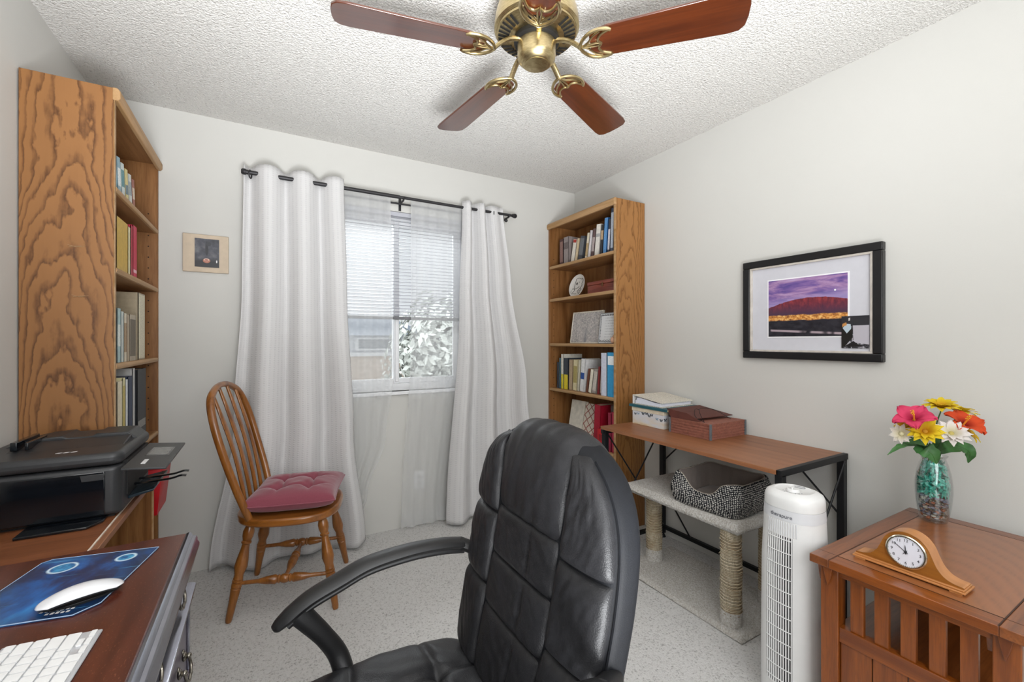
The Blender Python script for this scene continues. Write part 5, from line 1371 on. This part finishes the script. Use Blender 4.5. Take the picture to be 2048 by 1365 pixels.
def bf(u, v):
    a, b2 = u * 2 - 1, v * 2 - 1; e = max(0, 1 - abs(a) ** 4) ** .5 * max(0, 1 - abs(b2) ** 4) ** .5
    dm = .012 * math.exp(-(math.hypot(a, b2) / .2) ** 2)
    return (a * hx_ * .80, b2 * hy_ * .80, .006 + .030 * e - dm)
MB().grid(bf, 30, 30).build('base_cushion', M_BEDIN, pb, ang=180)
# ================================================================== tower purifier
M_WP = plain('white_plastic', '#dcdcdb', .35, var=.01); M_WP2 = plain('white_plastic_band', '#cfd0d3', .4, var=.01)
UX, UY = 1.548, .800; PFZ = R(195)      # grille faces the camera side / desk
tp_ = thing('tower_purifier', (UX, UY, 0), 'white tower air purifier with slotted front grille beside the end table', 'air purifier')
def pur(th, z):
    c, s = math.cos(th), math.sin(th)
    k = lin([(0, 1.04), (.25, 1.04), (.5, 1.02), (.68, .93), (.70, .91)], z)
    rx, ry = .085 * k, .091 * k; p = 2.35
    d = (abs(c / rx) ** p + abs(s / ry) ** p) ** (-1 / p)
    return Vector((UX + d * c, UY + d * s, z))
G0, G1 = R(150), R(204)                 # angular range of the grille
def wall_(u0, u1, z0, z1, nu, nv, nm, mat, off=0, par=tp_):
    def fn(u, v):
        th = lerp(u0, u1, u); p = pur(th, lerp(z0, z1, v)); d = Vector((math.cos(th), math.sin(th), 0)); return p + d * off
    return MB().grid(fn, nu, nv).build(nm, mat, par, world=True, ang=60)
wall_(G1, G0 + 2 * math.pi, .05, .645, 60, 30, 'housing', M_WP)
wall_(G0, G1, .05, .11, 24, 3, 'lower_panel', M_WP); wall_(G0, G1, .595, .645, 24, 3, 'upper_panel', M_WP)
wall_(G0, G1, .10, .60, 24, 20, 'inner_filter', plain('filter_dark', '#2d2e31', .8), -.014)
fb = MB(); bar0 = None
NV = 11
for k in range(NV):
    th = lerp(G0 + .03, G1 - .03, k / (NV - 1)); 
    pts = [pur(th, lerp(.105, .60, j / 12)) + Vector((math.cos(th), math.sin(th), 0)) * -.002 for j in range(13)]
    MB().tube(pts, (.0022, .003), 6, ref=(math.cos(th), math.sin(th), 0)).build('grille_bar', M_WP, tp_, world=True)
for k in range(12):
    z = lerp(.125, .585, k / 11)
    pts = [pur(lerp(G0 + .02, G1 - .02, j / 24), z) + Vector((math.cos(lerp(G0, G1, j / 24)), math.sin(lerp(G0, G1, j / 24)), 0)) * .0005 for j in range(25)]
    MB().tube(pts, .0017, 5).build('grille_ring', M_WP, tp_, world=True)
for k in range(NV + 2):
    th = lerp(G0 + .03, G1 + .12, k / (NV + 1))
    MB().tube([pur(th, .598) + Vector((math.cos(th), math.sin(th), 0)) * .0005, pur(th, .642) + Vector((math.cos(th), math.sin(th), 0)) * .0005], .0016, 5).build('flute', M_WP2, tp_, world=True)
wall_(0, 2 * math.pi, .645, .680, 80, 4, 'logo_band', M_WP2, .0008)
def cap_(u, v):
    th = 2 * math.pi * u; r = [(1.0, .680), (1.0, .698), (.985, .712), (.93, .722), (.80, .729), (.66, .732), (.62, .729), (.3, .729), (.001, .729)][round(v * 8)]
    p = pur(th, .68); c = Vector((UX, UY, 0)); q = c + (Vector((p.x, p.y, 0)) - c) * r[0]; q.z = r[1]; return q
capo = MB().grid(cap_, 64, 8, cu=True).build('top_cap', M_WP, tp_, world=True, ang=45)
dv = Vector((math.cos(PFZ), math.sin(PFZ), 0)); sd = Vector((-dv.y, dv.x, 0)); c0 = Vector((UX, UY, .7295))
MB().lathe([(.020, 0), (.019, .006), (.016, .009), (.0005, .010)], 24, Matrix.Translation(c0 + dv * .018)).build('dial', M_WP, capo, world=True)
MB().bar(c0 + dv * .006 + Vector((0, 0, .012)), c0 + dv * .030 + Vector((0, 0, .012)), .006, .007).build('dial_grip', M_WP, capo, world=True, bevel=.002)
e_ = c0 - dv * .040 + sd * .006
MB().tube([e_ + dv * (.009 * math.cos(a)) + sd * (.017 * math.sin(a)) + Vector((0, 0, .0008)) for a in [R(15 * k) for k in range(24)]], .0012, 5, closed=True).build('badge_ring', plain('badge_grey', '#8e8f92', .5), capo, world=True)
b = MB()
for k in range(7):
    a = R(-70 + k * 24); b.ball(c0 + dv * (.018 + .028 * math.cos(a)) + sd * (.028 * math.sin(a)), .0016, 6, 4)
b.build('dial_marks', plain('badge_grey', '#8e8f92', .5), capo, world=True)
v_, f_2 = text_mesh('therapure', .0175, .0004)
tb2 = MB(); mid = R(180)
def wrap(p):
    th = mid + p.x / .084; q = pur(th, .660 + p.y); d = Vector((math.cos(th), math.sin(th), 0)); return q + d * (.0015 + p.z)
tb2.add([wrap(p) for p in v_], f_2); tb2.build('brand_lettering', plain('letter_grey', '#5d5e66', .5), tp_, world=True, smooth=False)
MB().lathe([(.108, 0), (.108, .012), (.098, .03), (.09, .052)], 48, Matrix.Translation((UX, UY, 0))).build('base_flare', M_WP, tp_, world=True)
# ================================================================== mission end table
M_MZ = wood('mission_oak_z', '#8a4916', '#5a2808', 'z', 1.8, .3, coat=.5, dist=.6)
M_MY = wood('mission_oak_y', '#8a4916', '#5a2808', 'y', 1.8, .3, coat=.5, dist=.6)
M_MX = wood('mission_oak_x', '#8a4f26', '#5c2e10', 'x', 1.5, .3, coat=.5, dist=.6)
M_MTOP = cathedral('mission_top_veneer', '#9a6038', '#6f3c1c', .0, .0, horiz='y', zs=0, scale=9)
EX0, EX1, EY0, EY1, EZ = 1.409, 2.125, .252, .686, .600
et = thing('end_table', (1.765, .47, 0), 'mission style oak end table with slatted side and inlaid top', 'end table')
M_INL = plain('dark_inlay', '#3a1c0c', .5)
def mtop_mat():
    t = NT('mission_top_oak'); v = t.coords((9, 2.2, 1))
    sep = t.n('ShaderNodeSeparateXYZ', {0: t.coords()})
    a = t.math('ADD', t.math('MULTIPLY', sep.outputs[0], 1.0), t.math('MULTIPLY', t.math('MULTIPLY', sep.outputs[1], sep.outputs[1]), 6.0))
    wob = t.noise(t.coords((5, 9, 1)), 1, 3); fine = t.noise(t.coords((12, 160, 10)), 1, 3)
    a = t.math('ADD', a, t.math('MULTIPLY', wob, .10))
    ln = t.ramp(t.math('FRACT', t.math('MULTIPLY', a, 15)), [(0, (.7, .7, .7, 1)), (.25, (.3, .3, .3, 1)), (.6, (0, 0, 0, 1)), (1, (.7, .7, .7, 1))])
    c = t.mix(t.math('MULTIPLY', ln, t.ramp(fine, [(.3, (.15, .15, .15, 1)), (.6, (.6, .6, .6, 1))])), hx('#935a33'), hx('#5f3418'))
    t.bsdf(color=c, rough=.3, coat=.5, coatr=.18, normal=t.bump(fine, .03, .001)); return t.mat
mg = .052
tp2 = MB().box(EX0 + mg, EX1 - mg, EY0 + mg, EY1 - mg, EZ - .024, EZ).build('top_panel', mtop_mat(), et, world=True)
MB().box(EX0, EX1, EY1 - mg + .002, EY1, EZ - .024, EZ).build('top_border', M_MX, et, world=True, bevel=.002)
MB().box(EX0, EX1, EY0, EY0 + mg - .002, EZ - .024, EZ).build('top_border', M_MX, et, world=True, bevel=.002)
MB().box(EX0, EX0 + mg - .002, EY0 + mg - .002, EY1 - mg + .002, EZ - .024, EZ).build('top_border', M_MY, et, world=True, bevel=.0015)
MB().box(EX1 - mg + .002, EX1, EY0 + mg - .002, EY1 - mg + .002, EZ - .024, EZ).build('top_border', M_MY, et, world=True, bevel=.0015)
for y in (EY0 + mg - .001, EY1 - mg + .001): MB().box(EX0 + .0005, EX1 - .0005, y - .0014, y + .0014, EZ - .02, EZ + .0003).build('inlay_line', M_INL, et, world=True)
for x in (EX0 + mg - .001, EX1 - mg + .001): MB().box(x - .0008, x + .0008, EY0 + .001, EY1 - .001, EZ - .02, EZ + .0003).build('inlay_line', M_INL, et, world=True)
FXX = EX0 + .022
legs = [(FXX, EY1 - .020 - .045), (FXX, EY0 + .020), (EX1 - .067, EY1 - .065), (EX1 - .067, EY0 + .020)]
for (x, y) in legs:
    lg = MB().box(x, x + .045, y, y + .045, 0, EZ - .0245).build('leg', M_MZ, et, world=True, bevel=.002)
    if x < 1.6:
        MB().prism([(x + .010, EZ - .025), (x + .036, EZ - .025), (x + .030, EZ - .060), (x + .023, EZ - .085), (x + .016, EZ - .060)], y + .045, y + .058, 'y').build('corbel', M_MZ, lg, world=True, bevel=.001)
        MB().prism([(y + .010, EZ - .025), (y + .036, EZ - .025), (y + .030, EZ - .055), (y + .023, EZ - .080), (y + .016, EZ - .055)], x - .010, x, 'x').build('corbel', M_MZ, lg, world=True, bevel=.001)
RX0 = FXX + .008
ya, yb_ = legs[1][1] + .045, legs[0][1]
MB().box(RX0, RX0 + .024, ya, yb_, EZ - .050, EZ - .0245).build('upper_rail', M_MY, et, world=True)
MB().box(RX0 - .002, RX0 + .026, ya, yb_, .365, .407).build('middle_rail', M_MY, et, world=True, bevel=.001)
n_sl = 5; w_s = .031; gap = ((yb_ - ya) - n_sl * w_s) / (n_sl + 1)
for k in range(n_sl):
    y = ya + gap + k * (w_s + gap)
    MB().box(RX0 + .004, RX0 + .018, y, y + w_s, .407, EZ - .050).build('slat', M_MZ, et, world=True, bevel=.001)
n_p = 4; w_p = (yb_ - ya) / n_p
for k in range(n_p): MB().box(RX0 + .004, RX0 + .016, ya + k * w_p + .0012, ya + (k + 1) * w_p - .0012, .10, .366).build('panel_board', M_MZ, et, world=True, bevel=.0015)
MB().box(RX0 - .002, RX0 + .026, ya, yb_, .06, .10).build('lower_rail', M_MY, et, world=True, bevel=.001)
MB().box(RX0 + .03, EX1 - .03, EY0 + .03, EY1 - .03, .352, .372).build('shelf', M_MX, et, world=True)
for (y0_, nm) in ((EY0 + .028, 'side_panel'), (EY1 - .042, 'side_panel')):
    MB().box(legs[0][0] + .045, EX1 - .067, y0_, y0_ + .014, .06, .352).build(nm, M_MX, et, world=True)
    MB().box(legs[0][0] + .045, EX1 - .067, y0_, y0_ + .016, EZ - .050, EZ - .0245).build('side_rail', M_MX, et, world=True)
MB().box(EX1 - .035, EX1 - .022, ya, yb_, .06, EZ - .0245).build('back_panel', M_MY, et, world=True)
# ================================================================== mantel clock
ck = thing('mantel_clock', (1.525, .494, EZ), 'small tambour mantel clock in light oak standing on the end table', 'clock')
M_CK = wood('clock_oak', '#9a6226', '#7d4a18', 'y', 2.0, .35, coat=.4, dist=.4); M_CKE = wood('clock_edge', '#bb7f4a', '#a56c38', 'y', 2.0, .35, coat=.3, dist=.4, pores=.1)
KC = .494; hwid = .118
sil = [(-hwid + .006, .012), (-hwid + .006, .017), (-.095, .019), (-.078, .026), (-.064, .042), (-.055, .062), (-.045, .086), (-.030, .103), (-.012, .111), (0, .1125)]
sil = sil + [(-y, z) for y, z in sil[-2::-1]]
sm = catmull([(0, y, z) for y, z in sil], 4); poly = [(KC + p.y, EZ + p.z) for p in sm]
MB().prism(poly, 1.505, 1.552, 'x').build('case', [M_CKE], ck, world=True, ang=50)
MB().prism([(y, z - .0) for y, z in poly], 1.5035, 1.506, 'x').build('front_veneer', M_CK, ck, world=True, ang=50)
MB().box(1.494, 1.563, KC - hwid, KC + hwid, EZ + .004, EZ + .009).box(1.498, 1.559, KC - hwid + .003, KC + hwid - .003, EZ + .009, EZ + .0135).build('plinth', M_CKE, ck, world=True, bevel=.0012)
for s in (-1, 1): MB().box(1.496, 1.561, KC + s * .100 - .012, KC + s * .100 + .012, EZ + .0003, EZ + .004).build('foot', M_CKE, ck, world=True)
DC = Vector((1.5035, KC - .002, EZ + .062))
DMX = Matrix.Translation(DC) @ Matrix.Rotation(R(-90), 4, 'Y') @ Matrix.Rotation(R(0), 4, 'Z')
def onface(u, v, h=0): return DC + Vector((-.004 - h, -u, v))
bz = MB().lathe([(.044, 0), (.044, .004), (.0415, .0062), (.039, .0062), (.0385, .0035)], 56, DMX, False).build('bezel', plain('brass_bezel', '#cfc8b2', .2, metal=1.0), ck, world=True)
dl = MB().lathe([(.0395, .0005), (.0395, .0035), (.0005, .0035)], 48, DMX, False).build('dial', plain('clock_face', '#dcdde6', .5, var=.01), ck, world=True)
M_INK = plain('clock_ink', '#26262b', .5)
for h in range(1, 13):
    v2, f2 = text_mesh(str(h), .0105, .0001); a = R(90 - 30 * h); r = .0300
    b = MB(); b.add([onface(r * math.cos(a) + p.x, r * math.sin(a) + p.y, .0001 + p.z) for p in v2], f2); b.build('numeral', M_INK, dl, world=True, smooth=False)
b = MB()
for k in range(60):
    a = R(6 * k); r0_, r1_ = (.0365, .0385)
    b.bar(onface(r0_ * math.cos(a), r0_ * math.sin(a), .0001), onface(r1_ * math.cos(a), r1_ * math.sin(a), .0001), .0005 if k % 5 else .001, .0003, (1, 0, 0))
b.build('minute_track', M_INK, dl, world=True)
def hand(ang, L_, w3, nm):
    a = R(90 - ang); d = Vector((math.cos(a), math.sin(a))); n_ = Vector((-d.y, d.x))
    q = [-d * .006 + n_ * w3, d * L_ * .7 + n_ * w3 * .8, d * L_, d * L_ * .7 - n_ * w3 * .8, -d * .006 - n_ * w3]
    b = MB(); V = [onface(p.x, p.y, .0010) for p in q] + [onface(p.x, p.y, .0016) for p in q]; n = 5
    b.add(V, [list(range(n))[::-1], list(range(n, 2 * n))] + [(i, (i + 1) % n, n + (i + 1) % n, n + i) for i in range(n)]); b.build(nm, M_INK, dl, world=True, smooth=False)
hand(-4, .019, .0011, 'hour_hand'); hand(-54, .0315, .0008, 'minute_hand'); hand(215, .011, .0006, 'alarm_hand')
MB().lathe([(.003, .0035), (.003, .006), (.0005, .0065)], 14, DMX, False).build('hand_boss', M_INK, dl, world=True)
# ================================================================== vase of flowers
VX, VY = 2.035, .592
va = thing('glass_vase', (VX, VY, EZ), 'clear glass vase filled with teal shred over glass gems on the end table', 'vase')
def m_vase():
    t = NT('vase_glass'); tr = t.n('ShaderNodeBsdfTransparent', {0: (.95, .97, .97, 1)}); gl = t.n('ShaderNodeBsdfGlossy', {'Roughness': .03})
    lw_ = t.n('ShaderNodeLayerWeight', {'Blend': .28}); f = t.math('ADD', t.math('MULTIPLY', lw_.outputs[1], .75), .05)
    mx = t.n('ShaderNodeMixShader', {0: f, 1: tr.outputs[0], 2: gl.outputs[0]}); t.t.links.new(mx.outputs[0], t.out.inputs[0]); return t.mat
VM = Matrix.Translation((VX, VY, EZ))
VP = [(.034, .0005), (.036, .003), (.040, .02), (.046, .06), (.0495, .105), (.0490, .135), (.045, .170), (.038, .200), (.033, .216), (.032, .222), (.038, .232)]
MB().lathe(VP + [(r - .0025, z) for r, z in VP[:0:-1]] + [(.033, .006), (.0005, .006)], 56, VM, False).build('glass', m_vase(), va, world=True, ang=60)
vr = lambda z: lin([(z_, r_) for r_, z_ in VP], z) - .006
def m_shred():
    t = NT('teal_shred'); v = t.coords(); n = t.noise(t.coords((90, 90, 60)), 1, 4, .7, 1.0)
    c = t.ramp(n, [(.3, hx('#0c7a6c')), (.5, hx('#1fb39c')), (.68, hx('#8fe6d6'))]); t.bsdf(color=c, rough=.3, spec=.7); return t.mat
rnd = random.Random(11); b = MB()
for k in range(420):
    z = rnd.uniform(.092, .208); a = rnd.uniform(0, 6.28); rr_ = vr(z) * math.sqrt(rnd.uniform(.25, .96))
    p = Vector((VX + rr_ * math.cos(a), VY + rr_ * math.sin(a), EZ + z)); d = Vector((rnd.gauss(0, 1), rnd.gauss(0, 1), rnd.gauss(0, 1.2))).normalized(); w3 = d.cross(Vector((math.cos(a), math.sin(a), .2))).normalized() * .0028
    def clampv(q):
        dx, dy = q.x - VX, q.y - VY; m_ = math.hypot(dx, dy); lim = vr(min(.21, max(.085, q.z - EZ)))
        if m_ > lim: q = Vector((VX + dx * lim / m_, VY + dy * lim / m_, q.z))
        q.z = min(EZ + .214, max(EZ + .088, q.z)); return q
    q1, q2 = clampv(p - d * .013), clampv(p + d * .013)
    b.add([q1 - w3, q1 + w3, p + w3 * 1.1, p - w3 * 1.1, q2 + w3, q2 - w3], [(0, 1, 2, 3), (3, 2, 4, 5)])
b.build('shredded_filler', m_shred(), smooth=False, kind='stuff', label='teal shredded filler inside the glass vase', cat='filler')
def m_gems():
    t = NT('glass_gems'); g = t.n('ShaderNodeNewGeometry')
    c = t.ramp(g.outputs['Random Per Island'], [(0, hx('#6f7888')), (.15, hx('#3d4a3a')), (.3, hx('#9a5434')), (.42, hx('#8c8fa6')), (.55, hx('#b9b2a6')), (.68, hx('#57473c')), (.8, hx('#4f6c8c')), (.92, hx('#2f2b30'))], 'CONSTANT')
    t.bsdf(color=c, rough=.08, spec=.8, coat=.6, coatr=.03); return t.mat
b = MB()
for k in range(230):
    z = rnd.uniform(.014, .090); a = rnd.uniform(0, 6.28); rr_ = (vr(z) - .005) * math.sqrt(rnd.uniform(.45, 1.0)) if k < 190 else vr(z) * rnd.uniform(0, .7)
    b.ball((VX + rr_ * math.cos(a), VY + rr_ * math.sin(a), EZ + z), rnd.uniform(.0055, .008), 9, 6, (1, 1, rnd.uniform(.6, .9)))
b.build('glass_gems', m_gems(), kind='stuff', label='mixed glass gems filling the bottom of the vase', cat='gems')
# ---- flowers
CAMD = Vector((-VX, -VY, 0)).normalized()
SIDE = RV.copy()
def fplace(p, t): return dep(p, t)
M_STEM = plain('stem_green', '#3f6b35', .6)
def m_petal(name, inner, outer):
    t = NT(name); v = t.coords(); l = t.n('ShaderNodeVectorMath', {0: v}, operation='LENGTH').outputs['Value']
    c = t.ramp(l, [(.004, hx(inner)), (.030, hx(outer))])
    p = t.bsdf(color=c, rough=.6, spec=.2); tl = t.n('ShaderNodeBsdfTranslucent', {0: c})
    mx = t.n('ShaderNodeMixShader', {0: .25, 1: p.outputs[0], 2: tl.outputs[0]}); t.t.links.new(mx.outputs[0], t.out.inputs[0]); return t.mat
def petal_mesh(L_, W, curl, ruff, tipn, seed=0, cup=.3):
    def fn(u, v):
        a = u * 2 - 1; w3 = W * (math.sin(math.pi * min(.97, .06 + .90 * v ** .75)) ** .7)
        if tipn: w3 *= 1
        y = a * w3; x = L_ * v * (1 - .12 * abs(a) ** 2 * v)
        z = cup * L_ * math.sin(v * 1.6) - curl * L_ * v * v + abs(a) ** 2 * W * .25 * (1 - v) + ruff * math.sin(a * 7 + seed) * v * v
        return (x, y, z)
    return MB().grid(fn, 8, 10)
def flower(name, label, p, nrm, petals, mat, centre, stem=True, tilt=0):
    p = Vector(p); e = bpy.data.objects.new(name, None); COL.objects.link(e); e.empty_display_size = .02
    M = Matrix.Translation(p) @ Vector(nrm).to_track_quat('Z', 'Y').to_matrix().to_4x4()
    e.matrix_world = M; e.location = M.translation; e.rotation_euler = M.to_euler(); WM[e.name] = M
    tag(e, label, 'flower', 'artificial flowers in the glass vase')
    src = {}
    for (n, L_, W, curl, ruff, cup, off, zo) in petals:
        o0 = None
        for k in range(n):
            Mk = Matrix.Rotation(2 * math.pi * k / n + off + .08 * math.sin(k * 3.1), 4, 'Z') @ Matrix.Translation((.004, 0, zo)) @ Matrix.Rotation(.10 * math.sin(k * 2.3 + off), 4, 'Y')
            if o0 is None: o0 = petal_mesh(L_, W, curl, ruff, True, k, cup).build('petal', mat, e, ang=180); o0.matrix_basis = Mk
            else: inst(o0, e, Mk)
    centre(e)
    if stem:
        iv = M.inverted(); base = Vector((VX + .010 * math.sin(p.x * 90), VY + .010 * math.cos(p.y * 77), EZ + .205)); md = lerp(base, p, .55) + Vector((0, 0, .02))
        MB().tube(catmull([iv @ base, iv @ md, iv @ (p - Vector(nrm).normalized() * .012), Vector((0, 0, 0))], 5), .0022, 6).build('stem', M_STEM, e)
    return e
def hib_c(col):
    def f(e):
        MB().tube([(0, 0, 0), (.002, 0, .02), (0, .002, .042)], [.003, .0024, .0016], 7).build('stamen', plain('stamen_' + col, '#' + col, .5), e)
        b = MB()
        for k in range(14): b.ball((.004 * math.cos(k * 2.4), .004 * math.sin(k * 2.4), .024 + .0014 * k), .0016, 6, 4)
        b.build('pollen', plain('pollen_yellow', '#e8b52c', .6), e, kind='stuff')
    return f
def daisy_c(col):
    def f(e): MB().ball((0, 0, .004), .0075, 12, 8, (1, 1, .6)).build('flower_centre', plain('centre_' + col, '#' + col, .8, bump=.5, bscale=500), e)
    return f
back_ = -CAMD
HIB = [(5, .055, .026, .25, .006, .55, 0, 0)]
M_PINK = m_petal('petal_pink', '#a8103c', '#d8446a'); M_ORNG = m_petal('petal_orange', '#8f1410', '#d8502a'); M_YEL = m_petal('petal_yellow', '#c98a12', '#e2c72c'); M_WHT = m_petal('petal_white', '#d7cfa8', '#e6e0dc')
DAI = [(12, .047, .0115, .18, .001, .35, 0, 0), (10, .038, .0105, .05, .001, .55, .3, .002)]
SML = [(9, .032, .0085, .15, .001, .35, 0, 0)]
up = Vector((0, 0, 1))
flower('hibiscus', 'pink artificial hibiscus in the vase bouquet', fplace((1828, 840), 1.44), up * .85 + CAMD * .5 - SIDE * .15, HIB, M_PINK, hib_c('e08a2a'))
flower('hibiscus', 'orange-red artificial hibiscus in the vase bouquet', fplace((1926, 850), 1.45), up * .65 + CAMD * .6 + SIDE * .4, HIB, M_ORNG, hib_c('e8902a'))
flower('daisy', 'large yellow artificial daisy low in the bouquet under the pink hibiscus', fplace((1850, 864), 1.42), up * .6 + CAMD * .75, DAI, M_YEL, daisy_c('b9871c'))
flower('daisy', 'white artificial daisy under the orange hibiscus', fplace((1902, 868), 1.43), up * .6 + CAMD * .7 + SIDE * .1, DAI, M_WHT, daisy_c('b7a860'))
flower('daisy', 'yellow artificial daisy at the very top of the bouquet', fplace((1882, 815), 1.50), up * 1 + CAMD * .25, DAI, M_YEL, daisy_c('c29a2a'))
flower('daisy', 'yellow artificial daisy behind the orange hibiscus', fplace((1918, 826), 1.53), up * 1 + CAMD * .1 + SIDE * .3, DAI, M_YEL, daisy_c('c29a2a'))
flower('small_daisy', 'small white artificial daisy hanging out beside the long drooping leaf', fplace((1804, 868), 1.46), up * .3 + CAMD * .6 - SIDE * .6, SML, M_WHT, daisy_c('cfc9a0'))
flower('small_daisy', 'small yellow artificial daisy tucked under the orange petals', fplace((1938, 868), 1.46), up * .3 + CAMD * .5 + SIDE * .6, SML, M_YEL, daisy_c('c29a2a'))
flower('small_daisy', 'small yellow artificial daisy tucked under the pink petals', fplace((1814, 850), 1.47), up * .3 + CAMD * .5 - SIDE * .5, SML, M_YEL, daisy_c('c29a2a'))
def leaf(label, path, wid, twist=0):
    P_ = catmull(path, 6); N = len(P_); e = thing('silk_leaf', P_[0], label, 'leaf', group='silk leaves in the glass vase')
    def fn(u, v):
        i = v * (N - 1); k = min(int(i), N - 2); p = lerp(P_[k], P_[k + 1], i - k); d = (P_[k + 1] - P_[k]).normalized()
        sdv = d.cross(up + CAMD * twist).normalized(); a = u * 2 - 1
        w3 = wid * lin([(0, .12), (.15, .6), (.4, 1), (.7, .8), (.9, .28), (1, .02)], v) * (1 + .10 * math.sin(v * 40) * abs(a))
        nn = sdv.cross(d)
        return p + sdv * a * w3 + nn * (.25 * w3 * a * a)
    MB().grid(fn, 8, 28).build('blade', M_LEAF, e, world=True, ang=180)
    MB().tube([P_[k] for k in range(0, N, 2)], .0012, 5).build('midrib', M_STEM, e, world=True)
M_LEAF = plain('silk_leaf_green', '#3d6b38', .5, vscale=40, var=.15)
rim = Vector((VX, VY, EZ + .225))
leaf('narrow silk leaf drooping far out on the clock side of the vase', [rim, fplace((1838, 893), 1.47), fplace((1815, 890), 1.46), fplace((1795, 896), 1.45), fplace((1775, 910), 1.45)], .013, .6)
leaf('broad silk leaf hanging down over the vase rim', [rim + up * .012, fplace((1848, 898), 1.45), fplace((1864, 908), 1.43), fplace((1873, 928), 1.43)], .026, 2.5)
leaf('broad silk leaf arching away over the vase shoulder', [rim + up * .01, fplace((1892, 897), 1.46), fplace((1918, 893), 1.46), fplace((1940, 905), 1.46), fplace((1936, 926), 1.47)], .024, 1.6)
leaf('short dark silk leaf under the yellow daisy', [rim + up * .02, fplace((1850, 888), 1.46), fplace((1832, 884), 1.45), fplace((1812, 886), 1.45)], .018, 1.2)
leaf('short silk leaf standing up behind the white daisy', [rim + up * .015, fplace((1880, 886), 1.50), fplace((1900, 884), 1.50), fplace((1925, 888), 1.50)], .018, 1.2)
